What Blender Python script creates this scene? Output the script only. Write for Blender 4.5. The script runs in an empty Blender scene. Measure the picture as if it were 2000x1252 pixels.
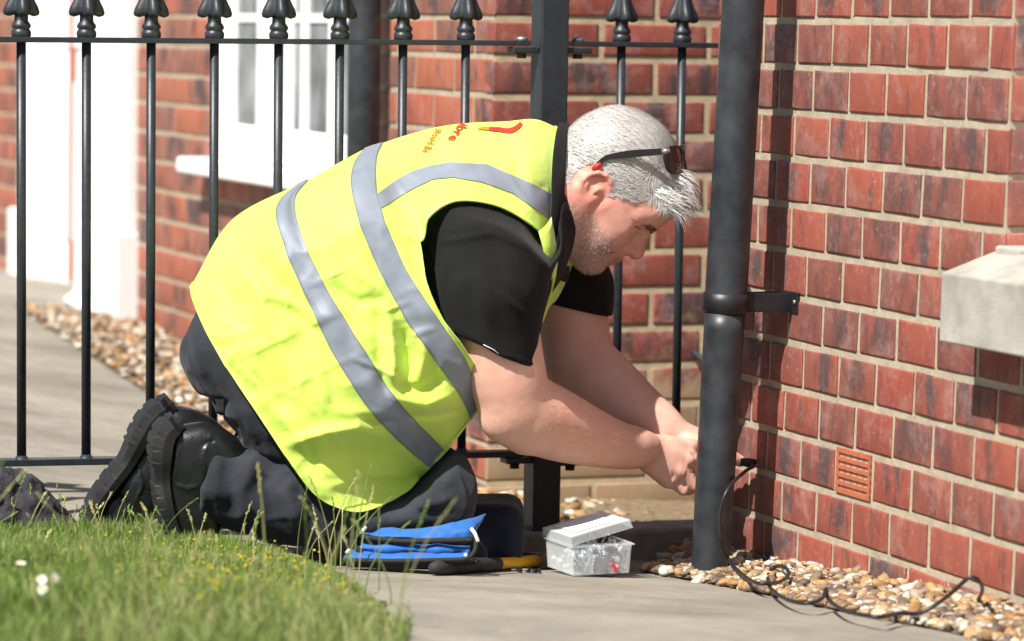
import bpy, bmesh, math, random
import numpy as np
from mathutils import Vector, Matrix

random.seed(7)
rng = np.random.default_rng(11)
scene = bpy.context.scene
COL = scene.collection

# ------------------------------------------------------------------ camera
F_PX, W_PX, H_PX = 6600.0, 2000.0, 1252.0
PITCH = math.radians(4.83)
ROLL = 0.017
CAM = np.array([0.0, 0.0, 0.88])
_fw = np.array([0, math.cos(PITCH), -math.sin(PITCH)])
_up0 = np.array([0, math.sin(PITCH), math.cos(PITCH)])
_rt0 = np.array([1.0, 0, 0])
_rt = _rt0 * math.cos(ROLL) + _up0 * math.sin(ROLL)
_up = _up0 * math.cos(ROLL) - _rt0 * math.sin(ROLL)
cam_data = bpy.data.cameras.new('camera')
cam = bpy.data.objects.new('camera', cam_data)
COL.objects.link(cam)
cam.matrix_world = Matrix(((_rt[0], _up[0], -_fw[0], CAM[0]), (_rt[1], _up[1], -_fw[1], CAM[1]),
                           (_rt[2], _up[2], -_fw[2], CAM[2]), (0, 0, 0, 1)))
cam_data.sensor_fit = 'HORIZONTAL'
cam_data.sensor_width = 36.0
cam_data.lens = F_PX / W_PX * 36.0
cam_data.clip_start = 0.1
cam_data.clip_end = 300
cam_data.dof.use_dof = True
cam_data.dof.focus_distance = 5.42
cam_data.dof.aperture_fstop = 4.2
scene.camera = cam

# ------------------------------------------------------------------ light
SUN_EL = math.radians(51)
SUN_H = np.array([-0.63, -0.777])                       # horizontal direction towards the sun
to_sun = Vector((SUN_H[0] * math.cos(SUN_EL), SUN_H[1] * math.cos(SUN_EL), math.sin(SUN_EL)))
world = bpy.data.worlds.new('World')
scene.world = world
world.use_nodes = True
_nt = world.node_tree
_nt.nodes.clear()
_o = _nt.nodes.new('ShaderNodeOutputWorld')
_b = _nt.nodes.new('ShaderNodeBackground')
_s = _nt.nodes.new('ShaderNodeTexSky')
_s.sky_type = 'NISHITA'
_s.sun_disc = False
_s.sun_elevation = SUN_EL
_s.sun_rotation = math.atan2(SUN_H[0], SUN_H[1])
_s.air_density = 1.0
_s.dust_density = 1.5
_b.inputs['Strength'].default_value = 0.058
_nt.links.new(_s.outputs[0], _b.inputs['Color'])
_nt.links.new(_b.outputs[0], _o.inputs['Surface'])
sun_data = bpy.data.lights.new('sun', 'SUN')
sun_data.energy = 5.0
sun_data.angle = math.radians(0.5)
sun_data.color = (1.0, 0.95, 0.87)
sun = bpy.data.objects.new('sun', sun_data)
COL.objects.link(sun)
sun.rotation_euler = to_sun.to_track_quat('Z', 'Y').to_euler()
sun.location = (-3, 0, 6)
scene.view_settings.view_transform = 'Standard'
scene.view_settings.look = 'None'
scene.view_settings.gamma = 1.0
scene.view_settings.exposure = 0.68
scene.view_settings.use_curve_mapping = False
scene.cycles.max_bounces = 7
scene.cycles.transparent_max_bounces = 12
scene.cycles.use_denoising = True

# ------------------------------------------------------------------ pixel -> world helpers
def ray(px, py):
    px = np.asarray(px, float); py = np.asarray(py, float)
    return _fw + ((px - 1000.0) / F_PX)[..., None] * _rt - ((py - 626.0) / F_PX)[..., None] * _up

def P(px, py, Y):
    d = ray(px, py)
    return CAM + d * (np.asarray(Y, float) / d[..., 1])[..., None]

# frame of the fence and of the front wall (recedes to the right)
E1 = np.array([0.932, 0.363, 0]); NF = np.array([0.363, -0.932, 0])
G0 = np.array([-0.2441, 5.37, 0])

def ground_z(x, y):
    x = np.asarray(x, float); y = np.asarray(y, float)
    dx, dy = x - G0[0], y - G0[1]
    a = np.clip(dx * E1[0] + dy * E1[1], -1.6, 1.6)
    b = dx * NF[0] + dy * NF[1]
    front = 0.041 - 0.07 * a + 0.07 * (np.clip(b, -1, 1.0) - 0.1)
    back = 0.0127 - 0.1229 * np.clip(a, -1.2, 1.0) - 0.0437 * np.clip(b, -4.5, 1)
    w = np.clip((b + 0.55) / 0.3, 0, 1); w = w * w * (3 - 2 * w)
    return front * w + back * (1 - w)

def G(px, py, dz=0.0):
    d = ray(px, py)
    Y = np.full(np.shape(px), 5.4)
    for _ in range(30):
        p = CAM + d * (Y / d[..., 1])[..., None]
        zt = ground_z(p[..., 0], p[..., 1]) + dz
        Y = 0.5 * Y + 0.5 * (zt - CAM[2]) / d[..., 2] * d[..., 1]
    return CAM + d * (Y / d[..., 1])[..., None]

# the man's own frame: EA along his body (to the right), EB towards the camera
EA = np.array([0.978, 0.208, 0]); EB = np.array([0.208, -0.978, 0])
M0 = np.array([-0.2464, 5.42, 0])

def M(px, py, off):
    d = ray(px, py)
    k = (np.asarray(off, float) + (M0 - CAM) @ EB) / (d @ EB)
    return CAM + d * k[..., None]

def to_abz(p):
    q = np.asarray(p) - M0
    return np.stack([q @ EA, q @ EB, q[..., 2]], -1)

def from_abz(q):
    return M0 + q[..., 0:1] * EA + q[..., 1:2] * EB + q[..., 2:3] * np.array([0, 0, 1.0])

def MA(px, py, off):
    return to_abz(M(px, py, off))

# ------------------------------------------------------------------ object helpers
def link(o, parent=None):
    COL.objects.link(o)
    if parent is not None:
        o.parent = parent
        o.matrix_parent_inverse = parent.matrix_world.inverted()
    return o

def tag(o, label=None, cat=None, group=None, kind=None):
    if label: o['label'] = label
    if cat: o['category'] = cat
    if group: o['group'] = group
    if kind: o['kind'] = kind
    return o

def empty(name, loc=(0, 0, 0), label=None, cat=None, group=None):
    o = bpy.data.objects.new(name, None)
    o.empty_display_size = 0.1
    COL.objects.link(o)
    o.matrix_world = Matrix.Translation(Vector(loc))
    return tag(o, label, cat, group)

def mesh_obj(name, verts, faces, mat, parent=None, smooth=True, colors=None, mats=None, fmat=None):
    me = bpy.data.meshes.new(name)
    verts = np.asarray(verts, float)
    if isinstance(faces, np.ndarray):
        nv, nf, k = len(verts), len(faces), faces.shape[1]
        me.vertices.add(nv); me.vertices.foreach_set('co', verts.astype(np.float32).ravel())
        me.loops.add(nf * k); me.loops.foreach_set('vertex_index', faces.astype(np.int32).ravel())
        me.polygons.add(nf)
        me.polygons.foreach_set('loop_start', np.arange(0, nf * k, k, dtype=np.int32))
        me.polygons.foreach_set('loop_total', np.full(nf, k, dtype=np.int32))
        me.update(calc_edges=True)
    else:
        me.from_pydata([tuple(v) for v in verts], [], [tuple(f) for f in faces])
    if smooth:
        me.polygons.foreach_set('use_smooth', np.ones(len(me.polygons), dtype=bool))
    for m in (mats if mats else [mat]):
        me.materials.append(m)
    if fmat is not None:
        me.polygons.foreach_set('material_index', np.asarray(fmat, dtype=np.int32))
    if colors is not None:
        ca = me.color_attributes.new('Col', 'FLOAT_COLOR', 'POINT')
        c = np.ones((len(verts), 4), np.float32); c[:, :colors.shape[1]] = colors
        ca.data.foreach_set('color', c.ravel())
    me.validate()
    o = bpy.data.objects.new(name, me)
    return link(o, parent)

def bm_obj(name, bm, mat, parent=None, smooth=False, bevel=0.0, seg=2, recalc=True):
    if recalc:
        bmesh.ops.recalc_face_normals(bm, faces=bm.faces[:])
    me = bpy.data.meshes.new(name)
    bm.to_mesh(me); bm.free()
    if smooth:
        for p in me.polygons: p.use_smooth = True
    me.materials.append(mat)
    o = link(bpy.data.objects.new(name, me), parent)
    if bevel:
        m = o.modifiers.new('bevel', 'BEVEL'); m.width = bevel; m.segments = seg; m.limit_method = 'ANGLE'
        for p in me.polygons: p.use_smooth = True
        m.harden_normals = True
    return o

class Fr:
    """a local frame: u along, d outwards, z up"""
    def __init__(s, o, u, d, up=(0, 0, 1)):
        s.o = np.asarray(o, float); s.u = np.asarray(u, float); s.d = np.asarray(d, float); s.up = np.asarray(up, float)
    def p(s, u, d, z):
        return s.o + s.u * u + s.d * d + s.up * z
    def mat(s, u, d, z):
        p = s.p(u, d, z)
        return Matrix(((s.u[0], s.d[0], s.up[0], p[0]), (s.u[1], s.d[1], s.up[1], p[1]), (s.u[2], s.d[2], s.up[2], p[2]), (0, 0, 0, 1)))

def fbox(bm, fr, u0, u1, d0, d1, z0, z1):
    vs = [bm.verts.new(fr.p(u, d, z)) for u in (u0, u1) for d in (d0, d1) for z in (z0, z1)]
    for f in ((0, 1, 3, 2), (4, 6, 7, 5), (0, 4, 5, 1), (2, 3, 7, 6), (0, 2, 6, 4), (1, 5, 7, 3)):
        bm.faces.new([vs[i] for i in f])
    return vs

def box_obj(name, fr, u0, u1, d0, d1, z0, z1, mat, parent=None, bevel=0.0):
    bm = bmesh.new(); fbox(bm, fr, u0, u1, d0, d1, z0, z1)
    return bm_obj(name, bm, mat, parent, bevel=bevel)

def tube(path, rad, n=12, cap=True):
    """swept tube -> verts, faces (quads + caps)"""
    path = np.asarray(path, float); m = len(path)
    rad = np.broadcast_to(np.asarray(rad, float), (m,))
    tang = np.gradient(path, axis=0); tang /= np.linalg.norm(tang, axis=1)[:, None] + 1e-12
    ref = np.array([0, 0, 1.0]) if abs(tang[0][2]) < 0.9 else np.array([1.0, 0, 0])
    nx = np.cross(tang[0], ref); nx /= np.linalg.norm(nx)
    V = []
    for i in range(m):
        nx = nx - tang[i] * (nx @ tang[i]); nx /= np.linalg.norm(nx) + 1e-12
        ny = np.cross(tang[i], nx)
        a = np.arange(n) * 2 * math.pi / n
        V.append(path[i] + rad[i] * (np.cos(a)[:, None] * nx + np.sin(a)[:, None] * ny))
    V = np.concatenate(V)
    Fc = []
    for i in range(m - 1):
        for j in range(n):
            k = (j + 1) % n
            Fc.append((i * n + j, i * n + k, (i + 1) * n + k, (i + 1) * n + j))
    if cap:
        Fc.append(tuple(range(n))[::-1]); Fc.append(tuple(range((m - 1) * n, m * n)))
    return V, Fc

def tube_obj(name, path, rad, mat, parent=None, n=12):
    V, Fc = tube(path, rad, n)
    return mesh_obj(name, V, Fc, mat, parent)

def catmull(pts, n, closed=False):
    """resample a polyline smoothly, n points evenly in arc length"""
    pts = np.asarray(pts, float)
    if len(pts) == 2:
        t = np.linspace(0, 1, n)[:, None]
        return pts[0] * (1 - t) + pts[1] * t
    q = np.vstack([2 * pts[0] - pts[1], pts, 2 * pts[-1] - pts[-2]])
    out = []
    for i in range(1, len(q) - 2):
        t = np.linspace(0, 1, 24, endpoint=False)[:, None]
        p0, p1, p2, p3 = q[i - 1], q[i], q[i + 1], q[i + 2]
        out.append(0.5 * ((2 * p1) + (-p0 + p2) * t + (2 * p0 - 5 * p1 + 4 * p2 - p3) * t ** 2 + (-p0 + 3 * p1 - 3 * p2 + p3) * t ** 3))
    out = np.vstack(out + [pts[-1:]])
    L = np.r_[0, np.cumsum(np.linalg.norm(np.diff(out, axis=0), axis=1))]
    s = np.linspace(0, L[-1], n)
    return np.stack([np.interp(s, L, out[:, k]) for k in range(out.shape[1])], 1)

def grid_faces(nr, nc):
    i = np.arange(nr - 1)[:, None]; j = np.arange(nc - 1)[None, :]
    a = i * nc + j
    return np.stack([a, a + 1, a + nc + 1, a + nc], -1).reshape(-1, 4)

def vnoise(p, seed=0):
    """cheap smooth value noise, p (n,3) -> (n,) in -1..1"""
    p = np.asarray(p, float)
    i = np.floor(p).astype(np.int64); f = p - i
    f = f * f * (3 - 2 * f)
    def h(ix, iy, iz):
        v = (ix * 374761393 + iy * 668265263 + iz * 1274126177 + seed * 974711) & 0xFFFFFFFF
        v = ((v ^ (v >> 13)) * 1274126177) & 0xFFFFFFFF
        return ((v ^ (v >> 16)) & 0xFFFF) / 32767.5 - 1
    r = 0
    for dx in (0, 1):
        for dy in (0, 1):
            for dz in (0, 1):
                w = (f[:, 0] if dx else 1 - f[:, 0]) * (f[:, 1] if dy else 1 - f[:, 1]) * (f[:, 2] if dz else 1 - f[:, 2])
                r = r + w * h(i[:, 0] + dx, i[:, 1] + dy, i[:, 2] + dz)
    return r

def vert_normals(V, Fq):
    n = np.zeros_like(V)
    a, b, c = V[Fq[:, 0]], V[Fq[:, 1]], V[Fq[:, 2]]
    d = V[Fq[:, 3]] if Fq.shape[1] == 4 else None
    fn = np.cross(c - a, (d - b) if d is not None else (b - a))
    if d is None: fn = np.cross(b - a, c - a)
    for k in range(Fq.shape[1]):
        np.add.at(n, Fq[:, k], fn)
    return n / (np.linalg.norm(n, axis=1)[:, None] + 1e-12)

# ------------------------------------------------------------------ materials
def new_mat(name):
    m = bpy.data.materials.new(name); m.use_nodes = True
    nt = m.node_tree; b = nt.nodes['Principled BSDF']
    return m, nt, b

def N(nt, t, **kw):
    n = nt.nodes.new(t)
    for k, v in kw.items():
        if k in n.inputs: n.inputs[k].default_value = v
        else: setattr(n, k, v)
    return n

def noise(nt, scale, detail=4, rough=0.6, vec=None, dist=0.0):
    n = N(nt, 'ShaderNodeTexNoise')
    n.inputs['Scale'].default_value = scale; n.inputs['Detail'].default_value = detail
    n.inputs['Roughness'].default_value = rough; n.inputs['Distortion'].default_value = dist
    if vec is not None: nt.links.new(vec, n.inputs['Vector'])
    return n

def ramp(nt, src, stops):
    r = N(nt, 'ShaderNodeValToRGB')
    e = r.color_ramp.elements
    while len(e) < len(stops): e.new(0.5)
    for k, (pos, c) in enumerate(stops):
        e[k].position = pos
        e[k].color = (c, c, c, 1) if isinstance(c, (int, float)) else (*c, 1)
    nt.links.new(src, r.inputs[0])
    return r

def mix(nt, fac, a, b, blend='MIX'):
    m = N(nt, 'ShaderNodeMix', data_type='RGBA', blend_type=blend)
    for s, v in ((0, fac), (6, a), (7, b)):
        if isinstance(v, (int, float)): m.inputs[s].default_value = v
        elif isinstance(v, tuple): m.inputs[s].default_value = (*v, 1)
        else: nt.links.new(v, m.inputs[s])
    return m.outputs[2]

def math_n(nt, op, a, b=None, clamp=False):
    m = N(nt, 'ShaderNodeMath', operation=op); m.use_clamp = clamp
    for s, v in ((0, a), (1, b)):
        if v is None: continue
        if isinstance(v, (int, float)): m.inputs[s].default_value = v
        else: nt.links.new(v, m.inputs[s])
    return m.outputs[0]

def bump(nt, b, h, strength=0.3, dist=0.005, prev=None):
    n = N(nt, 'ShaderNodeBump')
    n.inputs['Strength'].default_value = strength; n.inputs['Distance'].default_value = dist
    nt.links.new(h, n.inputs['Height'])
    if prev is not None: nt.links.new(prev, n.inputs['Normal'])
    nt.links.new(n.outputs[0], b.inputs['Normal'])
    return n.outputs[0]

def coords(nt, which='Object'):
    return N(nt, 'ShaderNodeTexCoord').outputs[which]

def world_pos(nt):
    return N(nt, 'ShaderNodeNewGeometry').outputs['Position']

def simple(name, col, rough=0.5, var=0.12, scale=40, bstr=0.15, bscale=200, bdist=0.002, metal=0.0, spec=0.5, coat=0.0):
    m, nt, b = new_mat(name)
    v = world_pos(nt)
    n = noise(nt, scale, 5, 0.6, v)
    lo = tuple(c * (1 - var) for c in col); hi = tuple(min(1, c * (1 + var)) for c in col)
    r = ramp(nt, n.outputs[0], [(0.3, lo), (0.7, hi)])
    nt.links.new(r.outputs[0], b.inputs['Base Color'])
    b.inputs['Roughness'].default_value = rough; b.inputs['Metallic'].default_value = metal
    b.inputs['Specular IOR Level'].default_value = spec
    b.inputs['Coat Weight'].default_value = coat
    if bstr:
        n2 = noise(nt, bscale, 3, 0.6, v)
        bump(nt, b, n2.outputs[0], bstr, bdist)
    return m

def srgb(r, g, b):
    f = lambda c: ((c / 255 + 0.055) / 1.055) ** 2.4 if c > 10 else c / 255 / 12.92
    return (f(r), f(g), f(b))
# ================================================================== SETTING MATERIALS
def brick_mat(name, hue=(1, 1, 1), smear=False, gloss=0.42, bloom_sheen=0.4, blot=(0.036, 0.026, 0.033), dark=0.30, streak=1.0):
    m, nt, b = new_mat(name)
    L = nt.links.new
    gen = coords(nt, 'Generated')
    rnd = N(nt, 'ShaderNodeObjectInfo').outputs['Random']
    off = N(nt, 'ShaderNodeVectorMath', operation='SCALE'); off.inputs[0].default_value = (37.0, 91.0, 53.0); L(rnd, off.inputs['Scale'])
    pos = world_pos(nt)
    add = N(nt, 'ShaderNodeVectorMath', operation='ADD'); L(pos, add.inputs[0]); L(off.outputs[0], add.inputs[1])
    v = add.outputs[0]
    h = lambda c: tuple(c[i] * hue[i] for i in range(3))
    base = ramp(nt, rnd, [(0.0, h((.24, .040, .028))), (0.16, h((.30, .064, .038))), (0.28, h((.085, .044, .045))), (0.36, h((.17, .038, .034))), (0.46, h((.25, .052, .034))), (0.56, h((.090, .044, .044))), (0.66, h((.28, .062, .036))), (0.80, h((.20, .038, .030))), (0.90, h((.085, .045, .047))), (1.0, h((.24, .060, .040)))])
    mpv = N(nt, 'ShaderNodeMapping'); mpv.inputs['Scale'].default_value = (streak * 1.6, streak * 1.6, 0.55); L(v, mpv.inputs[0])
    n1 = noise(nt, 26, 5, 0.65, mpv.outputs[0])
    c = mix(nt, ramp(nt, n1.outputs[0], [(0.35, 0.0), (0.7, 0.75)]).outputs[0], base.outputs[0], h((.36, .085, .045)))
    # dark kiln blotch in the middle of some bricks
    rnd2 = math_n(nt, 'FRACT', math_n(nt, 'MULTIPLY', rnd, 17.31))
    rnd3 = math_n(nt, 'FRACT', math_n(nt, 'MULTIPLY', rnd, 53.77))
    nb = noise(nt, 19, 5, 0.68, mpv.outputs[0])
    sep = N(nt, 'ShaderNodeSeparateXYZ'); L(gen, sep.inputs[0])
    nd = math_n(nt, 'MULTIPLY', math_n(nt, 'SUBTRACT', nb.outputs[0], 0.5), 2.3)
    gx = math_n(nt, 'ABSOLUTE', math_n(nt, 'SUBTRACT', sep.outputs[0], math_n(nt, 'ADD', math_n(nt, 'MULTIPLY', rnd3, 0.36), 0.32)))
    gz = math_n(nt, 'ABSOLUTE', math_n(nt, 'SUBTRACT', sep.outputs[2], math_n(nt, 'ADD', math_n(nt, 'MULTIPLY', rnd2, 0.3), 0.38)))
    dd = math_n(nt, 'ADD', math_n(nt, 'MULTIPLY', math_n(nt, 'POWER', gx, 1.5), 1.5), math_n(nt, 'MULTIPLY', math_n(nt, 'POWER', gz, 2.0), 0.6))
    dd = math_n(nt, 'ADD', dd, nd)
    size = math_n(nt, 'MULTIPLY', math_n(nt, 'SUBTRACT', rnd2, dark), 0.62)
    blob = math_n(nt, 'SUBTRACT', size, dd)
    bl = ramp(nt, blob, [(0.0, 0.0), (0.34, 0.88)])
    c = mix(nt, bl.outputs[0], c, blot)
    # pale lime deposit and scuffs, plus the sun's whitish sheen painted in
    n3 = noise(nt, 17, 8, 0.74, v, 0.15)
    pale = ramp(nt, n3.outputs[0], [(0.50, 0.0), (0.68, bloom_sheen)])
    c = mix(nt, pale.outputs[0], c, (.50, .36, .34))
    n6 = noise(nt, 90, 4, 0.7, v)
    c = mix(nt, ramp(nt, n6.outputs[0], [(0.60, 0.0), (0.74, 0.55)]).outputs[0], c, (.44, .34, .25))
    if smear:
        sp = N(nt, 'ShaderNodeSeparateXYZ'); L(pos, sp.inputs[0])
        zf = N(nt, 'ShaderNodeMapRange'); L(sp.outputs[2], zf.inputs[0])
        zf.inputs[1].default_value = 0.06; zf.inputs[2].default_value = 0.42; zf.inputs[3].default_value = 0.52; zf.inputs[4].default_value = -0.12
        n4 = noise(nt, 13, 6, 0.7, pos)
        sm = ramp(nt, math_n(nt, 'ADD', n4.outputs[0], zf.outputs[0]), [(0.60, 0.0), (0.80, 0.80)])
        c = mix(nt, sm.outputs[0], c, (.40, .29, .17))
    c = mix(nt, 0.08, c, (.18, .14, .13))
    L(c, b.inputs['Base Color'])
    ro = ramp(nt, n3.outputs[0], [(0.3, gloss + 0.16), (0.75, gloss)])
    L(ro.outputs[0], b.inputs['Roughness'])
    b.inputs['Specular IOR Level'].default_value = 0.55
    nf = noise(nt, 420, 4, 0.7, pos)
    p1 = bump(nt, b, n3.outputs[0], 0.22, 0.005)
    bump(nt, b, nf.outputs[0], 0.6, 0.0016, p1)
    return m

def mortar_mat(name, col=(.42, .36, .265)):
    m, nt, b = new_mat(name)
    pos = world_pos(nt)
    n = noise(nt, 30, 6, 0.7, pos); n2 = noise(nt, 500, 4, 0.7, pos)
    r = ramp(nt, n.outputs[0], [(0.25, tuple(x * .72 for x in col)), (0.75, tuple(x * 1.18 for x in col))])
    nt.links.new(r.outputs[0], b.inputs['Base Color'])
    b.inputs['Roughness'].default_value = 0.95
    p1 = bump(nt, b, n.outputs[0], 0.6, 0.006)
    bump(nt, b, n2.outputs[0], 0.6, 0.002, p1)
    return m

def concrete_mat():
    m, nt, b = new_mat('concrete_path')
    pos = world_pos(nt)
    mp = N(nt, 'ShaderNodeMapping'); mp.inputs['Scale'].default_value = (1, 1.5, 1); mp.inputs['Rotation'].default_value = (0, 0, -0.35)
    nt.links.new(pos, mp.inputs[0])
    n1 = noise(nt, 3.2, 7, 0.62, mp.outputs[0]); n2 = noise(nt, 190, 5, 0.8, pos); n3 = noise(nt, 24, 6, 0.72, pos)
    r = ramp(nt, n1.outputs[0], [(0.3, (.180, .164, .133)), (0.52, (.285, .262, .215)), (0.72, (.36, .332, .276))])
    c = mix(nt, ramp(nt, n3.outputs[0], [(0.4, 0.0), (0.75, 0.5)]).outputs[0], r.outputs[0], (.155, .142, .115))
    c = mix(nt, ramp(nt, n2.outputs[0], [(0.52, 0.0), (0.72, 0.55)]).outputs[0], c, (.115, .105, .09))
    nt.links.new(c, b.inputs['Base Color'])
    b.inputs['Roughness'].default_value = 0.92
    p1 = bump(nt, b, n3.outputs[0], 0.35, 0.008)
    bump(nt, b, n2.outputs[0], 0.6, 0.0025, p1)
    return m

def attr_mat(name, rough=0.7, bscale=120, bstr=0.25, bdist=0.003, transl=0.0, spec=0.4, mul=1.0, sss=0.0):
    """colour from the vertex attribute Col (the thing's own colour)"""
    m, nt, b = new_mat(name)
    a = N(nt, 'ShaderNodeAttribute', attribute_name='Col')
    pos = world_pos(nt)
    n = noise(nt, bscale, 4, 0.65, pos)
    c = mix(nt, 0.35, a.outputs['Color'], mix(nt, 1.0, a.outputs['Color'], ramp(nt, n.outputs[0], [(0.3, 0.55), (0.7, 1.3)]).outputs[0], 'MULTIPLY'))
    nt.links.new(c, b.inputs['Base Color'])
    b.inputs['Roughness'].default_value = rough; b.inputs['Specular IOR Level'].default_value = spec
    if sss:
        b.inputs['Subsurface Weight'].default_value = sss
        b.inputs['Subsurface Radius'].default_value = (1.0, 0.35, 0.2)
        b.inputs['Subsurface Scale'].default_value = 0.006
    if bstr: bump(nt, b, n.outputs[0], bstr, bdist)
    if transl:
        t = N(nt, 'ShaderNodeBsdfTranslucent'); nt.links.new(c, t.inputs[0])
        ms = N(nt, 'ShaderNodeMixShader'); ms.inputs[0].default_value = transl
        nt.links.new(b.outputs[0], ms.inputs[1]); nt.links.new(t.outputs[0], ms.inputs[2])
        nt.links.new(ms.outputs[0], nt.nodes['Material Output'].inputs[0])
    return m

MAT = {}
MAT['brick'] = brick_mat('red_brick', dark=0.40, bloom_sheen=0.34, gloss=0.55, blot=(.058, .040, .045))
MAT['brick_front'] = brick_mat('smeared_red_brick', smear=True, gloss=0.36, bloom_sheen=0.5)
MAT['brick_side'] = brick_mat('sun_tinted_brick', hue=(1.25, 1.55, 1.3), gloss=0.5, bloom_sheen=0.25)  # same red brick, strong sun put into a brighter orange tint
MAT['mortar'] = mortar_mat('mortar')
MAT['mortar_front'] = mortar_mat('sandy_mortar', (.50, .40, .255))
MAT['concrete'] = concrete_mat()
MAT['kerb'] = simple('kerb_concrete', (.30, .275, .225), 0.95, 0.3, 25, 0.5, 300, 0.003)
MAT['iron'] = simple('black_iron_paint', (.022, .027, .034), 0.42, 0.25, 60, 0.12, 160, 0.002, spec=0.5)
MAT['pvc'] = simple('black_pvc', (.026, .030, .036), 0.42, 0.5, 22, 0.08, 90, 0.002, spec=0.5)
MAT['pvc_dull'] = simple('black_pvc_dull', (.012, .013, .015), 0.45, 0.3, 30, 0.05, 90, 0.002)
MAT['white'] = simple('white_paint', (.82, .83, .84), 0.4, 0.04, 8, 0.03, 60, 0.002)
MAT['stone'] = simple('cast_stone', (.35, .335, .295), 0.9, 0.25, 14, 0.4, 300, 0.003)
MAT['zinc'] = simple('zinc_bolt', (.42, .42, .42), 0.4, 0.2, 80, 0.1, 300, 0.001, metal=0.9)
MAT['terracotta'] = simple('terracotta', (.40, .115, .058), 0.75, 0.15, 60, 0.3, 300, 0.002)
MAT['dark_hole'] = simple('dark_void', (.012, .010, .009), 1.0, 0.1, 60, 0)
MAT['mat_rubber'] = simple('dark_step', (.05, .052, .06), 0.85, 0.2, 40, 0.3, 200, 0.003)
MAT['soil'] = simple('lawn_soil', (.045, .05, .02), 1.0, 0.4, 40, 0.5, 150, 0.01)
MAT['bed'] = simple('gravel_bed', (.20, .145, .085), 1.0, 0.45, 60, 0.6, 150, 0.008)
_g, _gn, _gb = new_mat('window_glass')
_gb.inputs['Base Color'].default_value = (.10, .115, .13, 1); _gb.inputs['Roughness'].default_value = 0.12
_gb.inputs['Specular IOR Level'].default_value = 0.12
_n = noise(_gn, 6, 3, 0.5, world_pos(_gn)); _r = ramp(_gn, _n.outputs[0], [(0.35, (.09, .10, .11)), (0.7, (.34, .36, .37))]); _gn.links.new(_r.outputs[0], _gb.inputs['Base Color'])  # pale patches in the glass colour stand in for reflections
MAT['glass'] = _g

# ================================================================== GROUND
def ground_sheet(name, xs, ys, mat, dz=0.0, keep=None):
    X, Y = np.meshgrid(xs, ys, indexing='ij')
    Z = ground_z(X, Y) + dz
    V = np.stack([X, Y, Z], -1).reshape(-1, 3)
    Fq = grid_faces(len(xs), len(ys))[:, ::-1]
    if keep is not None:
        c = V[Fq].mean(1); Fq = Fq[keep(c[:, 0], c[:, 1])]
    o = mesh_obj(name, V, Fq.copy(), mat)
    return o

xs = np.r_[-60, -30, -14, np.linspace(-7, 5, 97), 12, 30, 60]
ys = np.r_[-40, -15, -4, np.linspace(0, 12, 97), 20, 40, 80]
tag(ground_sheet('concrete_path', xs, ys, MAT['concrete']), kind='structure')

def in_poly(x, y, poly):
    inside = np.zeros(np.shape(x), bool)
    n = len(poly)
    for i in range(n):
        x0, y0 = poly[i]; x1, y1 = poly[(i + 1) % n]
        c = ((y0 > y) != (y1 > y)) & (x < (x1 - x0) * (y - y0) / (y1 - y0 + 1e-12) + x0)
        inside ^= c
    return inside

def dist_poly(x, y, poly):
    d = np.full(np.shape(x), 9.0)
    n = len(poly)
    for i in range(n):
        a = np.array(poly[i]); b = np.array(poly[(i + 1) % n]); ab = b - a
        t = np.clip(((x - a[0]) * ab[0] + (y - a[1]) * ab[1]) / (ab @ ab), 0, 1)
        d = np.minimum(d, np.hypot(x - a[0] - t * ab[0], y - a[1] - t * ab[1]))
    return d

# lawn outline on the ground (from the edge seen in the photo, then on towards the viewer and the left)
_e = G(np.array([-150.0, 0, 150, 300, 470, 560, 625, 690, 755, 800]), np.array([1056, 1058, 1062, 1068, 1088, 1100, 1110, 1150, 1200, 1252]))
LAWN = [(p[0], p[1]) for p in _e] + [(-0.135, 4.6), (-0.125, 4.2), (-0.11, 3.6), (-0.10, 2.2), (-3.2, 2.0), (-3.4, 4.6), (-1.6, 5.15)]

# kerb under the railings
FEN = Fr(P(1057, 1033, 5.84) * np.array([1, 1, 0]), E1, NF)
def fence_s(px):
    k = (np.asarray(px, float) - 1000) / F_PX
    return (FEN.o[1] * k - FEN.o[0]) / (E1[0] - E1[1] * k)
KZ = P(1100, 1034, 5.84)[2]
kb = bmesh.new()
fbox(kb, FEN, -0.14, 1.2, -0.05, 0.055, KZ - 0.2, KZ)
tag(bm_obj('kerb', kb, MAT['kerb'], bevel=0.008), kind='structure')

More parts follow.
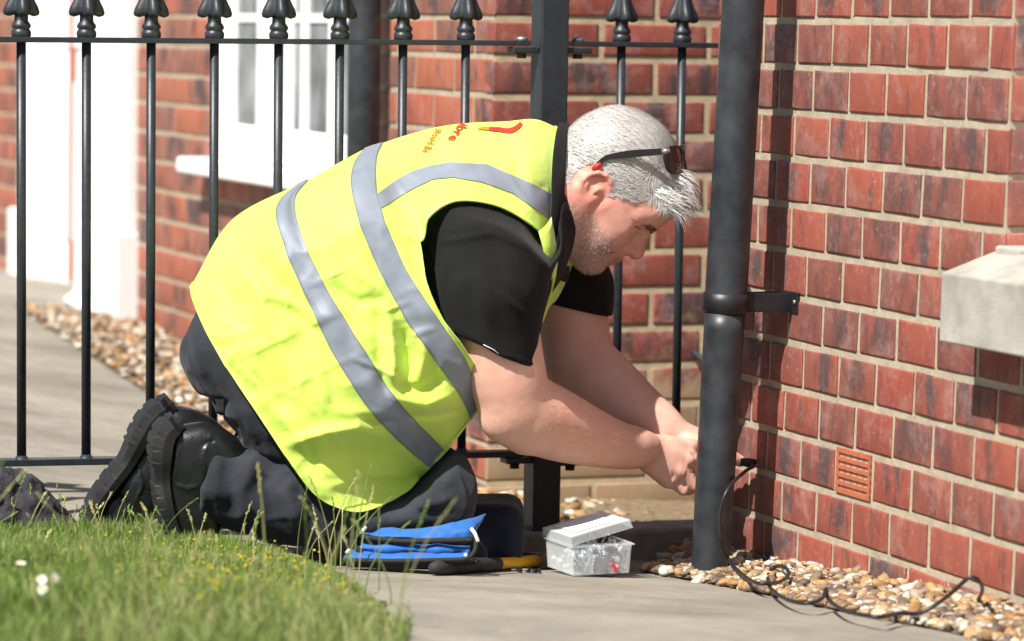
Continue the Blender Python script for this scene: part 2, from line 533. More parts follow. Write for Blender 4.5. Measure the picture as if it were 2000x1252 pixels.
# ================================================================== BRICKS
def brick_mesh(name, L, H, mat, seed, jag=0.0007, depth=0.05):
    r = np.random.default_rng(seed)
    nu, nz = 5, 4
    us = np.array([-L / 2, -L / 2 + 0.003, 0, L / 2 - 0.003, L / 2]); zs = np.array([-H / 2, -H / 2 + 0.003, H / 2 - 0.003, H / 2])
    V = []; idx = {}
    for i in range(nu):
        for j in range(nz):
            edge = i in (0, nu - 1) or j in (0, nz - 1)
            d = (-0.0006 + float(np.clip(r.normal(0, 0.0003), -.0004, .0004))) if edge else float(np.clip(r.normal(.0002, 0.0003), -.0001, .0006))
            idx[i, j] = len(V)
            V.append((us[i] + r.normal(0, jag) * (1 if edge else 0.3), d, zs[j] + r.normal(0, jag) * (1 if edge else 0.3)))
    Fc = []
    for i in range(nu - 1):
        for j in range(nz - 1):
            Fc.append((idx[i, j], idx[i + 1, j], idx[i + 1, j + 1], idx[i, j + 1]))
    per = [(i, 0) for i in range(nu)] + [(nu - 1, j) for j in range(1, nz)] + [(i, nz - 1) for i in range(nu - 2, -1, -1)] + [(0, j) for j in range(nz - 2, 0, -1)]
    base = len(V)
    for k in per:
        p = V[idx[k]]; V.append((p[0] * 0.99, -depth, p[2] * 0.99))
    n = len(per)
    for k in range(n):
        Fc.append((idx[per[k]], base + k, base + (k + 1) % n, idx[per[(k + 1) % n]]))
    me = bpy.data.meshes.new(name); me.from_pydata(V, [], Fc); me.materials.append(mat)
    for p in me.polygons[:(nu - 1) * (nz - 1)]: p.use_smooth = True
    return me

_bm_cache = {}
def brick_variant(L, H, mat, k):
    key = (round(L, 3), round(H, 3), mat.name, k)
    if key not in _bm_cache: _bm_cache[key] = brick_mesh('brick', L, H, mat, hash(key[:2]) % 1000 + k * 17)
    return _bm_cache[key]

def lay_wall(parent, fr, rows, visible, mat, H=0.0635):
    """rows: list of (z_bottom, [(u0, u1), ...]); in view -> single objects, the rest joined"""
    rest = bmesh.new(); nrest = 0
    rr = random.Random(3)
    for z0, spans in rows:
        for (u0, u1) in spans:
            L = u1 - u0
            if L < 0.02: continue
            me = brick_variant(L, H, mat, rr.randrange(7))
            mw = fr.mat((u0 + u1) / 2, max(-.0004, min(.0012, rr.gauss(.0003, 0.0005))), z0 + H / 2)
            mw = mw @ Matrix.Rotation(rr.gauss(0, 0.004), 4, 'Y')
            if visible((u0 + u1) / 2, z0):
                o = bpy.data.objects.new('brick', me); COL.objects.link(o)
                o.parent = parent; o.matrix_parent_inverse = parent.matrix_world.inverted(); o.matrix_world = mw
            else:
                k0 = len(rest.verts); rest.from_mesh(me)
                rest.verts.ensure_lookup_table()
                bmesh.ops.transform(rest, matrix=mw, verts=rest.verts[k0:]); nrest += 1
    if nrest:
        o = bm_obj('outer_brickwork', rest, mat, parent, recalc=False); tag(o, kind='stuff')
    else: rest.free()

CO = 0.075
# ---- front wall behind the railings (stretcher bond, corner on its left)
C0 = P(957, 600, 6.5) * np.array([1, 1, 0])
FRONT = Fr(C0, E1, NF)
front_wall = empty('brick_wall', C0, 'red brick wall facing the viewer behind the railings, sandy smears near its foot', 'wall')
zj = 0.839                                     # centre of a bed joint
rows = []
for k in range(-13, 16):
    z0 = zj + k * CO + 0.005
    odd = k % 2 == 0
    sp = []
    u = 0.0
    if odd:                                     # a stretcher at the corner
        cuts = [0.0] + [0.222 + 0.2275 * i for i in range(9)]
    else:
        cuts = [0.0] + [0.110 + 0.2275 * i for i in range(9)]
    for i in range(len(cuts) - 1):
        sp.append((cuts[i] + (0.0065 if i else -0.001), cuts[i + 1] - 0.0065))
    rows.append((z0, sp))
lay_wall(front_wall, FRONT, rows, lambda u, z: u < 0.66 and z < 1.05, MAT['brick_front'], 0.060)
box_obj('mortar_bed', FRONT, 0.004, 2.05, -0.2, -0.0021, -0.25, 2.05, MAT['mortar_front'], front_wall)

# ---- side wall with the door and the window, running away to the left
EW = np.array([-0.363, 0.932, 0]); NW = np.array([-0.932, -0.363, 0])
SIDE = Fr(C0, EW, NW)
def side_t(px):
    k = (np.asarray(px, float) - 1000) / F_PX
    return (C0[0] - C0[1] * k) / (EW[1] * k - EW[0])
side_wall = empty('brick_wall', SIDE.p(2.2, 0, 0), 'red brick side wall tinted orange for strong sun, with white door and window, running back to the left', 'wall')
WIN = (0.835, 1.93, 0.57); DOOR = (2.64, 3.90)
rows = []
for k in range(-13, 16):
    z0 = zj + k * CO + 0.005
    cuts = [0.0] + [(0.110 if k % 2 == 0 else 0.222) + 0.2275 * i for i in range(26)]
    sp = []
    for i in range(len(cuts) - 1):
        u0, u1 = cuts[i] + (0.005 if i else 0.012), cuts[i + 1] - 0.005
        for (a, b_, zb) in ((WIN[0], WIN[1], WIN[2] - 0.055), (DOOR[0], DOOR[1], -9)):
            if z0 > zb and u1 > a and u0 < b_:
                if u0 < a - 0.02: sp.append((u0, a))
                u0 = max(u0, b_)
        if u1 - u0 > 0.03: sp.append((u0, u1))
    rows.append((z0, sp))
lay_wall(side_wall, SIDE, rows, lambda u, z: u < 4.6 and z < 1.05, MAT['brick_side'])
for (a, b_, z0, z1) in ((0.006, WIN[0], -0.25, 2.05), (WIN[0], WIN[1], -0.25, WIN[2] - 0.05), (WIN[1], DOOR[0], -0.25, 2.05), (DOOR[1], 6.0, -0.25, 2.05)):
    box_obj('mortar_bed', SIDE, a, b_ - 0.0, -0.2, -0.0021, z0, z1, MAT['mortar'], side_wall)

# window: frame, mullions, glazing bars, panes, sill
win = empty('window', SIDE.p(1.38, 0, 0.55)); win.parent = side_wall; win.matrix_parent_inverse = side_wall.matrix_world.inverted()
b = bmesh.new()
w0, w1 = WIN[0], WIN[1]
fbox(b, SIDE, w0, w0 + 0.06, -0.09, -0.010, 0.57, 2.0); fbox(b, SIDE, w1 - 0.15, w1, -0.09, -0.010, 0.57, 2.0)
fbox(b, SIDE, w0 + 0.06, w1 - 0.15, -0.09, -0.010, 0.57, 0.655)
bm_obj('frame', b, MAT['white'], win, bevel=0.006)
for (p0, p1) in ((517, 484), (553, 536)):
    box_obj('mullion', SIDE, side_t(p0), side_t(p1), -0.06, -0.012, 0.655, 2.0, MAT['white'], win, bevel=0.002)
for (p0, p1) in ((582, 568), (634, 621)):
    box_obj('glazing_bar', SIDE, side_t(p0), side_t(p1), -0.06, -0.014, 0.655, 2.0, MAT['white'], win)
box_obj('glazing_bar', SIDE, w0 + 0.06, w1 - 0.15, -0.062, -0.0145, 0.90, 0.92, MAT['white'], win)
box_obj('pane', SIDE, w0 + 0.055, w1 - 0.14, -0.03, -0.019, 0.65, 2.0, MAT['glass'], win)
box_obj('sill', SIDE, w0 - 0.05, w1 + 0.06, -0.1, 0.075, 0.528, 0.568, MAT['white'], win, bevel=0.008)

# door with white surround
door = empty('door', SIDE.p(3.2, 0, 0.1)); door.parent = side_wall; door.matrix_parent_inverse = side_wall.matrix_world.inverted()
d0, d1 = DOOR
zf = 0.10
box_obj('pilaster', SIDE, d0, side_t(183), -0.1, 0.03, zf + 0.24, 2.0, MAT['white'], door, bevel=0.008)
box_obj('plinth', SIDE, d0 - 0.015, side_t(183) + 0.015, -0.1, 0.06, zf, zf + 0.24, MAT['white'], door, bevel=0.008)
box_obj('pilaster', SIDE, d1 - 0.16, d1, -0.1, 0.03, zf + 0.24, 2.0, MAT['white'], door, bevel=0.008)
box_obj('plinth', SIDE, d1 - 0.18, d1 + 0.015, -0.1, 0.06, zf, zf + 0.24, MAT['white'], door, bevel=0.008)
box_obj('leaf', SIDE, side_t(183), d1 - 0.16, -0.13, -0.055, zf + 0.03, 2.0, MAT['white'], door)
b = bmesh.new()
for (u0, u1) in ((side_t(165), side_t(128)), (side_t(118), side_t(80))):
    fbox(b, SIDE, u0, u1, -0.055, -0.047, zf + 0.16, zf + 0.62); fbox(b, SIDE, u0, u1, -0.055, -0.047, zf + 0.72, 1.9)
bm_obj('raised_panel', b, MAT['white'], door, bevel=0.004)
box_obj('reddish_strip', SIDE, side_t(106), side_t(100), -0.053, -0.044, zf + 0.04, 2.0, MAT['terracotta'], door)  # thin reddish upright line added on the door leaf
box_obj('threshold', SIDE, d0 + 0.1, d1, -0.1, 0.09, zf - 0.03, zf + 0.028, MAT['white'], door, bevel=0.006)
st = box_obj('door_step', SIDE, side_t(105), d1 + 0.9, 0.1, 0.55, zf - 0.12, zf - 0.012, MAT['mat_rubber'], None, bevel=0.01)
tag(st, 'low dark step in front of the white door', 'step')

# ---- near wall on the right, running towards the viewer
R0 = P(1484, 215, 5.62) * np.array([1, 1, 0])
ER = np.array([0.363, -0.932, 0]); NR = np.array([-0.932, -0.363, 0])
upR = np.array([0, 0, 1.0]) - 0.012 * NR; upR /= np.linalg.norm(upR)
RIGHT = Fr(R0, ER, NR, upR)
right_wall = empty('brick_wall', R0, 'close red brick wall on the right with an air brick and a stone sill', 'wall')
zr = P(1484, 215, 5.62)[2]
REV = 0.815                                    # the window opening starts here
SILL_Z = 0.40
AIR = None
rows = []
AU = 0.0
for k in range(-11, 17):
    z0 = zr + k * CO + 0.005
    st_ = 0.177 if k % 2 == 0 else 0.113
    cuts = [-0.20] + [st_ - 0.254 + 0.127 * i for i in range(22)]
    sp = []
    for i in range(len(cuts) - 1):
        u0, u1 = cuts[i] + 0.0050, cuts[i + 1] - 0.0050
        if u1 < -0.19: continue
        u0 = max(u0, -0.20)
        if z0 > SILL_Z + 0.09 and u1 > REV:
            if u0 > REV - 0.03: continue
            u1 = REV
        sp.append((u0, u1))
    rows.append((z0, sp))
# the air brick takes the place of one brick
air_px = P(1697, 940, 5.22)
best = None
for z0, sp in rows:
    for s_ in sp:
        c = RIGHT.p(sum(s_) / 2, 0, z0 + 0.0325)
        q = c - CAM
        x = 1000 + F_PX * (q @ _rt) / (q @ _fw); y = 626 - F_PX * (q @ _up) / (q @ _fw)
        d = (x - 1697) ** 2 + (y - 940) ** 2
        if best is None or d < best[0]: best = (d, z0, s_)
AZ, AS = best[1], best[2]
for z0, sp in rows:
    if z0 == AZ: sp.remove(AS)
lay_wall(right_wall, RIGHT, rows, lambda u, z: u < 1.02 and z < 1.02, MAT['brick'], 0.0625)
box_obj('mortar_bed', RIGHT, -0.19, REV - 0.002, -0.22, -0.0021, -0.25, 2.05, MAT['mortar'], right_wall)
box_obj('mortar_bed', RIGHT, REV - 0.002, 2.6, -0.22, -0.0021, -0.25, SILL_Z + 0.07, MAT['mortar'], right_wall)
ab = empty('air_brick', RIGHT.p(sum(AS) / 2, 0, AZ)); ab.parent = right_wall; ab.matrix_parent_inverse = right_wall.matrix_world.inverted()
b = bmesh.new()
a0, a1 = AS
for j in range(6):
    zz = AZ - 0.002 + j * 0.0128
    fbox(b, RIGHT, a0, a1, -0.02, 0.0015, zz, zz + (0.0058 if 0 < j < 5 else 0.0072))
for i in range(6):
    uu = a0 + (a1 - a0 - 0.008) * i / 5
    fbox(b, RIGHT, uu, uu + (0.008 if i in (0, 5) else 0.005), -0.021, -0.001 if 0 < i < 5 else 0.0012, AZ - 0.001, AZ + 0.069)
bm_obj('grille', b, MAT['terracotta'], ab)
box_obj('void', RIGHT, a0, a1, -0.035, -0.019, AZ, AZ + 0.066, MAT['dark_hole'], ab)
# reveal of the window opening: brick ends facing the viewer
REVF = Fr(RIGHT.p(REV, 0, 0), -NR, ER, upR)
for k in range(-11, 17):
    z0 = zr + k * CO + 0.005
    if z0 < SILL_Z + 0.09: continue
    for (u0, u1) in ((0.004, 0.1), (0.11, 0.215)):
        o = bpy.data.objects.new('brick', brick_variant(u1 - u0, 0.065, MAT['brick'], (k + 3) % 7)); COL.objects.link(o)
        o.parent = right_wall; o.matrix_parent_inverse = right_wall.matrix_world.inverted()
        o.matrix_world = REVF.mat((u0 + u1) / 2, 0.003, z0 + 0.0325)
# stone sill with sloping top, stooling at its end
b = bmesh.new()
z1 = P(1850, 517, 5.03)[2]; zb = P(1850, 648, 5.03)[2]
s0 = REV - 0.030
prof = [(0.085, zb), (0.085, z1), (0.0, z1 + 0.030), (-0.2, z1 + 0.045), (-0.2, zb)]
va = [b.verts.new(RIGHT.p(s0, d, z)) for d, z in prof]; vb = [b.verts.new(RIGHT.p(2.55, d, z)) for d, z in prof]
b.faces.new(va); b.faces.new(vb[::-1])
for i in range(5): b.faces.new((va[i], va[(i + 1) % 5], vb[(i + 1) % 5], vb[i]))
bm_obj('window_sill', b, MAT['stone'], right_wall, bevel=0.004)
box_obj('sill_stool', RIGHT, REV - 0.02, REV + 0.05, -0.11, 0.006, z1 + 0.005, z1 + 0.040, MAT['stone'], right_wall, bevel=0.006)
b = bmesh.new(); fbox(b, RIGHT, REV + 0.01, 2.5, -0.17, -0.11, z1 + 0.03, 2.0)
bm_obj('window_frame', b, MAT['white'], right_wall)

# ================================================================== RAILINGS
def lathe(bm, base, prof, n=16, axis=None, lob=None):
    rings = []
    for (z, r) in prof:
        ring = []
        for j in range(n):
            a = 2 * math.pi * j / n
            ring.append(bm.verts.new(Vector(base) + Vector((r * math.cos(a), r * math.sin(a), z))))
        rings.append(ring)
    for i in range(len(rings) - 1):
        for j in range(n):
            bm.faces.new((rings[i][j], rings[i][(j + 1) % n], rings[i + 1][(j + 1) % n], rings[i + 1][j]))
    bm.faces.new(rings[0][::-1]); bm.faces.new(rings[-1])

def finial_mesh():
    bm = bmesh.new()
    R = 0.0125
    prof = [(0, .0145), (.002, .016), (.008, .0165), (.012, .0145), (.0135, .013), (.0155, .0155), (.020, .0158), (.0235, .0135), (.026, .0115), (.033, .0112), (.042, .012)]
    lathe(bm, (0, 0, 0), prof, 16)
    # four-lobed spear head
    n = 48
    hs = [(.0385, .010, .0), (.0395, .011, .010), (.0420, .0118, .0170), (.0465, .012, .0185), (.052, .012, .0160), (.060, .0118, .0118), (.070, .0112, .0078), (.082, .0100, .0045), (.095, .0078, .0022), (.108, .005, .0008), (.118, .002, .0)]
    rings = []
    for (z, core, lobe) in hs:
        ring = []
        for j in range(n):
            a = 2 * math.pi * j / n
            c = abs(math.cos(2 * a)) ** 1.4 if math.cos(2 * a) > 0 or True else 0
            w = abs(math.cos(a)) ** 5 + abs(math.sin(a)) ** 5 * 0.9
            r = core * (0.86 + 0.14 * w) + lobe * w
            dz = -0.006 * w * (lobe > 0.006) * (0.5 if z > 0.05 else 1)
            ring.append(bm.verts.new((r * math.cos(a), r * math.sin(a), z + dz)))
        rings.append(ring)
    for i in range(len(rings) - 1):
        for j in range(n):
            bm.faces.new((rings[i][j], rings[i][(j + 1) % n], rings[i + 1][(j + 1) % n], rings[i + 1][j]))
    bm.faces.new(rings[0][::-1]); bm.faces.new(rings[-1])
    bmesh.ops.recalc_face_normals(bm, faces=bm.faces[:])
    me = bpy.data.meshes.new('finial'); bm.to_mesh(me); bm.free()
    for p in me.polygons: p.use_smooth = True
    me.materials.append(MAT['iron'])
    return me
FIN = finial_mesh()

def fence_point(px, py):
    s = float(fence_s(px)); p = FEN.p(s, 0, 0)
    return s, P(px, py, p[1])[2]

def rail_panel(label, pxs, extra, ends, topy, boty):
    """railing panel: rails are bars along the fence between two ends (px), balusters at pxs"""
    s0, s1 = ends
    zt = [fence_point(*topy[0]), fence_point(*topy[1])]; zb = [fence_point(*boty[0]), fence_point(*boty[1])]
    f = lambda z, s: z[0][1] + (z[1][1] - z[0][1]) * (s - z[0][0]) / (z[1][0] - z[0][0])
    root = empty('railing_panel', FEN.p((s0 + s1) / 2, 0, f(zb, (s0 + s1) / 2) - 0.1), label, 'railing', 'railing panels along the kerb')
    for nm, z, h in (('top_rail', zt, 0.0045), ('bottom_rail', zb, 0.0055)):
        b = bmesh.new()
        v = []
        for s in (s0, s1):
            for d in (-0.016, 0.016):
                for e in (-h, h):
                    v.append(b.verts.new(FEN.p(s, d, f(z, s) + e)))
        for q in ((0, 1, 3, 2), (4, 6, 7, 5), (0, 4, 5, 1), (2, 3, 7, 6), (0, 2, 6, 4), (1, 5, 7, 3)): b.faces.new([v[i] for i in q])
        bm_obj(nm, b, MAT['iron'], root, bevel=0.0015)
    bars = [float(fence_s(p)) for p in pxs] + extra
    for s in bars:
        lean = 0.012
        a = FEN.p(s + 0.0, 0, f(zb, s) + 0.002); c = FEN.p(s - 0.004, 0, f(zt, s) - 0.002)
        tube_obj('baluster', np.linspace(a, c, 3), 0.0078, MAT['iron'], root, 14)
        tube_obj('foot_collar', np.array([a, a + [0, 0, .004], a + [0, 0, .009]]), [0.015, 0.011, 0.008], MAT['iron'], root, 14)
        o = bpy.data.objects.new('finial', FIN); COL.objects.link(o); o.parent = root
        o.matrix_parent_inverse = root.matrix_world.inverted()
        o.matrix_world = Matrix.Translation(Vector(FEN.p(s - 0.004, 0, f(zt, s) + 0.004))) @ Matrix.Rotation(math.atan2(E1[1], E1[0]), 4, 'Z')
    return root, f, zt, zb

left_px = [905, 783, 660, 541, 416, 293, 167, 40]
rootL, fF, zT, zB = rail_panel('long black spear topped railing panel left of the square post', left_px,
    [float(fence_s(40)) - 0.109 * i for i in range(1, 7)], (float(fence_s(40)) - 0.72, -0.04), ((0, 77), (1000, 84)), ((0, 903), (985, 886)))
rootR, fR, zT2, zB2 = rail_panel('short black spear topped railing panel between square post and drainpipe', [1208, 1326],
    [float(fence_s(1326)) + 0.109 * i for i in range(1, 5)], (0.04, float(fence_s(1326)) + 0.46), ((1090, 85), (1410, 89)), ((1090, 890), (1330, 886)))
post = empty('fence_post', FEN.p(0, 0, KZ), 'square black iron fence post standing on the kerb', 'post')
b = bmesh.new(); fbox(b, FEN, -0.0258, 0.0258, -0.0258, 0.0258, KZ - 0.1, 1.25)
bm_obj('shaft', b, MAT['iron'], post, bevel=0.004)
for (sgn, f_, z_) in ((-1, fF, zT), (1, fR, zT2), (-1, fF, zB), (1, fR, zB2)):
    zc = f_(z_, sgn * 0.04) - 0.0115
    lug = box_obj('lug', FEN, min(sgn * 0.026, sgn * 0.073), max(sgn * 0.026, sgn * 0.073), -0.017, 0.017, zc - 0.005, zc + 0.005, MAT['iron'], post, bevel=0.002)
    c = FEN.p(sgn * 0.052, 0, zc)
    tube_obj('bolt_head', np.array([c + [0, 0, .016], c + [0, 0, .021], c + [0, 0, .0235]]), [.0115, .010, .004], MAT['zinc'], post, 12)
    tube_obj('nut', np.array([c - [0, 0, .006], c - [0, 0, .0145]]), [.0095, .0095], MAT['iron'], post, 6)

# ================================================================== DRAINPIPES
pt, pb = P(1452, 0, 5.47), P(1386, 1120, 5.47)
ax = (pt - pb) / np.linalg.norm(pt - pb)
Lp = np.linalg.norm(pt - pb)
def pipe_at(py):
    return pb + (pt - pb) * (1120 - py) / 1120.0
pipe = empty('drainpipe', pb, 'thick black plastic drainpipe fixed beside the near brick wall', 'pipe')
up_end = pt + ax * 1.1
V, Fc = tube(np.array([pipe_at(606), pipe_at(606) + ax * .004, pipe_at(560), pipe_at(300), pt, up_end]), [.0340, .0345, .0345, .0342, .0342, .0342], 40)
mesh_obj('upper_length', V, Fc, MAT['pvc'], pipe)
V, Fc = tube(np.array([pb - ax * 0.03, pb, pipe_at(900), pipe_at(640), pipe_at(607)]), [.0305, .0305, .0322, .0330, .0333], 40)
mesh_obj('lower_length', V, Fc, MAT['pvc'], pipe)
V, Fc = tube(np.array([pipe_at(603), pipe_at(602), pipe_at(569), pipe_at(568)]), [.0352, .0372, .0372, .0352], 40)
mesh_obj('clip_band', V, Fc, MAT['pvc_dull'], pipe)
# bracket from the band to the wall
bc = pipe_at(585)
BR = Fr(bc, -NR, np.cross(-NR, upR) * -1.0, upR)
wall_gap = abs((bc - R0) @ NR + 0.0)
wg = float((bc - RIGHT.p(0, 0, bc[2])) @ NR)
b = bmesh.new(); 
side = np.cross(np.array([0, 0, 1.0]), -NR)
BR = Fr(bc, -NR, ER, np.array([0, 0, 1.0]))
fbox(b, BR, 0.033, wg - 0.004, -0.020, -0.016, -0.017, 0.014); fbox(b, BR, 0.033, wg - 0.004, 0.012, 0.016, -0.017, 0.014)
fbox(b, BR, 0.033, wg - 0.004, -0.016, 0.012, -0.017, -0.013)
fbox(b, BR, wg - 0.0045, wg - 0.0005, -0.022, 0.036, -0.018, 0.016)
bm_obj('wall_bracket', b, MAT['pvc_dull'], pipe, bevel=0.001)
sc_ = BR.p(wg - 0.005, 0.030, 0.0)
tube_obj('screw', np.array([sc_, sc_ + NR * 0.003]), [.0042, .0035], MAT['zinc'], pipe, 10)

fp = SIDE.p(float(side_t(752)), 0.055, -0.2)
pipe2 = empty('drainpipe', fp, 'distant dark drainpipe beside the white framed window', 'pipe')
tube_obj('pipe_length', np.array([fp, fp + [0, 0, 1.0], fp + [0, 0, 2.3]]), .034, MAT['pvc'], pipe2, 24)
box_obj('wall_clip', SIDE, float(side_t(752)) - 0.045, float(side_t(752)) + 0.045, 0.0, 0.06, 1.5, 1.53, MAT['pvc_dull'], pipe2)

# short stub of black cable out of the front wall
q0 = P(1349, 684, 6.68); q1 = P(1362, 694, 6.64); q2 = P(1392, 722, 6.6); q3 = P(1400, 780, 6.62)
o = tube_obj('cable_stub', catmull([q0, q1, q2, q3], 14), 0.007, MAT['pvc'], None, 10)
tag(o, 'short black cable coming out of the front brick wall near the drainpipe', 'cable')
# ================================================================== SMOOTH SOLID MODELLING (signed distance grid -> mesh)
class Field:
    def __init__(s, A, B, Z):
        s.ax = [np.asarray(A, np.float32), np.asarray(B, np.float32), np.asarray(Z, np.float32)]
        s.v = np.full([len(a) for a in s.ax], 0.5, np.float32)
    def sub(s, lo, hi):
        sl = []
        for a, l, h in zip(s.ax, lo, hi):
            i0 = max(0, np.searchsorted(a, l) - 1); i1 = min(len(a), np.searchsorted(a, h) + 1)
            sl.append(slice(i0, max(i1, i0 + 1)))
        g = np.meshgrid(*[a[q] for a, q in zip(s.ax, sl)], indexing='ij')
        return tuple(sl), g
    def add(s, fn, lo, hi, k=0.01):
        sl, g = s.sub(np.asarray(lo) - k - 0.02, np.asarray(hi) + k + 0.02)
        s.v[sl] = smin(s.v[sl], fn(*g).astype(np.float32), k)
    def cut(s, fn, lo, hi, k=0.004):
        sl, g = s.sub(np.asarray(lo) - k, np.asarray(hi) + k)
        s.v[sl] = -smin(-s.v[sl], fn(*g).astype(np.float32), k)
    def cone(s, p, q, r1, r2, k=0.01, sq=1.0):
        p = np.asarray(p, float); q = np.asarray(q, float)
        r = max(r1, r2)
        lo = np.minimum(p, q) - r; hi = np.maximum(p, q) + r
        s.add(lambda x, y, z: rcone(x, y, z, p, q, r1, r2), lo, hi, k)
    def chain(s, pts, rads, k=0.01):
        for i in range(len(pts) - 1):
            s.cone(pts[i], pts[i + 1], rads[i], rads[i + 1], k)
    def ell(s, c, r, k=0.02, R=None):
        c = np.asarray(c, float); r = np.asarray(r, float)
        m = r.max()
        def fn(x, y, z):
            d = [x - c[0], y - c[1], z - c[2]]
            if R is not None:
                d = [R[i][0] * d[0] + R[i][1] * d[1] + R[i][2] * d[2] for i in range(3)]
            return ell_d(d[0], d[1], d[2], r)
        s.add(fn, c - m, c + m, k)
    def mesh(s):
        V, Fq = surface_nets(s.v, s.ax)
        return V, Fq[:, ::-1].copy()          # the man's frame is left-handed

def smin(a, b, k):
    h = np.clip(0.5 + 0.5 * (b - a) / k, 0, 1)
    return b * (1 - h) + a * h - k * h * (1 - h)

def rcone(x, y, z, p, q, r1, r2):
    d = q - p; L2 = float(d @ d) + 1e-12
    t = np.clip(((x - p[0]) * d[0] + (y - p[1]) * d[1] + (z - p[2]) * d[2]) / L2, 0, 1)
    return np.sqrt((x - p[0] - t * d[0]) ** 2 + (y - p[1] - t * d[1]) ** 2 + (z - p[2] - t * d[2]) ** 2) - (r1 + (r2 - r1) * t)

def ell_d(x, y, z, r):
    k0 = np.sqrt((x / r[0]) ** 2 + (y / r[1]) ** 2 + (z / r[2]) ** 2)
    k1 = np.sqrt((x / r[0] ** 2) ** 2 + (y / r[1] ** 2) ** 2 + (z / r[2] ** 2) ** 2)
    return k0 * (k0 - 1.0) / (k1 + 1e-9)

def surface_nets(v, ax):
    ins = v < 0
    n = [m - 1 for m in v.shape]
    cnt = np.zeros(n, np.uint8)
    for dx in (0, 1):
        for dy in (0, 1):
            for dz in (0, 1):
                cnt += ins[dx:dx + n[0], dy:dy + n[1], dz:dz + n[2]]
    act = (cnt > 0) & (cnt < 8)
    I = np.argwhere(act)
    idx = np.full(n, -1, np.int64); idx[act] = np.arange(len(I))
    acc = np.zeros((len(I), 3)); num = np.zeros(len(I))
    C = [(0, 0, 0), (1, 0, 0), (0, 1, 0), (1, 1, 0), (0, 0, 1), (1, 0, 1), (0, 1, 1), (1, 1, 1)]
    E = [(0, 1), (2, 3), (4, 5), (6, 7), (0, 2), (1, 3), (4, 6), (5, 7), (0, 4), (1, 5), (2, 6), (3, 7)]
    for a, b in E:
        ca, cb = np.array(C[a]), np.array(C[b])
        ia, ib = I + ca, I + cb
        va = v[ia[:, 0], ia[:, 1], ia[:, 2]]; vb = v[ib[:, 0], ib[:, 1], ib[:, 2]]
        m = (va < 0) != (vb < 0)
        t = np.where(m, va / (va - vb + 1e-20), 0)
        pa = np.stack([ax[k][ia[:, k]] for k in range(3)], 1); pb_ = np.stack([ax[k][ib[:, k]] for k in range(3)], 1)
        acc += np.where(m[:, None], pa + (pb_ - pa) * t[:, None], 0); num += m
    V = acc / num[:, None]
    faces = []
    for d in range(3):
        sl0 = [slice(None)] * 3; sl1 = [slice(None)] * 3
        sl0[d] = slice(0, -1); sl1[d] = slice(1, None)
        a, b = ins[tuple(sl0)], ins[tuple(sl1)]
        ch = np.argwhere(a != b)
        o1, o2 = [k for k in range(3) if k != d]
        ok = (ch[:, o1] > 0) & (ch[:, o2] > 0) & (ch[:, o1] < v.shape[o1] - 1) & (ch[:, o2] < v.shape[o2] - 1)
        ch = ch[ok]
        e1 = np.zeros(3, int); e1[o1] = 1
        e2 = np.zeros(3, int); e2[o2] = 1
        q = [ch - e1 - e2, ch - e2, ch, ch - e1]
        f = np.stack([idx[p[:, 0], p[:, 1], p[:, 2]] for p in q], 1)
        flip = a[ch[:, 0], ch[:, 1], ch[:, 2]]
        if d == 1: flip = ~flip
        f[~flip] = f[~flip][:, ::-1]
        faces.append(f)
    return V, np.concatenate(faces)

def relax(V, Fq, it=2, lam=0.5):
    e = np.concatenate([Fq[:, [0, 1]], Fq[:, [1, 2]], Fq[:, [2, 3]], Fq[:, [3, 0]]])
    for _ in range(it):
        acc = np.zeros_like(V); n = np.zeros(len(V))
        for a, b in ((0, 1), (1, 0)):
            np.add.at(acc, e[:, a], V[e[:, b]]); np.add.at(n, e[:, a], 1)
        V = V + lam * (acc / n[:, None] - V)
    return V

def seg_ridge(p, a, b, w):
    """falloff around segment ab for points p (n,2 or 3)"""
    a = np.asarray(a, float); b = np.asarray(b, float)
    ab = b - a
    t = np.clip(((p - a) @ ab) / (ab @ ab + 1e-12), 0, 1)
    d = np.linalg.norm(p - a - t[:, None] * ab, axis=1)
    return np.exp(-(d / w) ** 2) * np.clip(np.sin(np.pi * (0.12 + 0.76 * t)), 0, 1)

def ridge_line(p, pts, w):
    r = np.zeros(len(p))
    n = len(pts) - 1
    for i in range(n):
        a = np.asarray(pts[i], float); b = np.asarray(pts[i + 1], float); ab = b - a
        t = np.clip(((p - a) @ ab) / (ab @ ab + 1e-12), 0, 1)
        d = np.linalg.norm(p - a - t[:, None] * ab, axis=1)
        g = (i + t) / n
        r = np.maximum(r, np.exp(-(d / w) ** 2) * np.clip(np.sin(np.pi * (0.06 + 0.88 * g)), 0, 1) ** 0.7)
    return r

def project(p):
    q = np.asarray(p) - CAM
    z = q @ _fw
    return np.stack([1000 + F_PX * (q @ _rt) / z, 626 - F_PX * (q @ _up) / z], -1)
# ================================================================== THE KNEELING MAN
person = empty('person', from_abz(np.array([[0.0, 0, 0.0]]))[0], 'kneeling person with grey hair in a yellow high visibility vest and dark clothes', 'person')

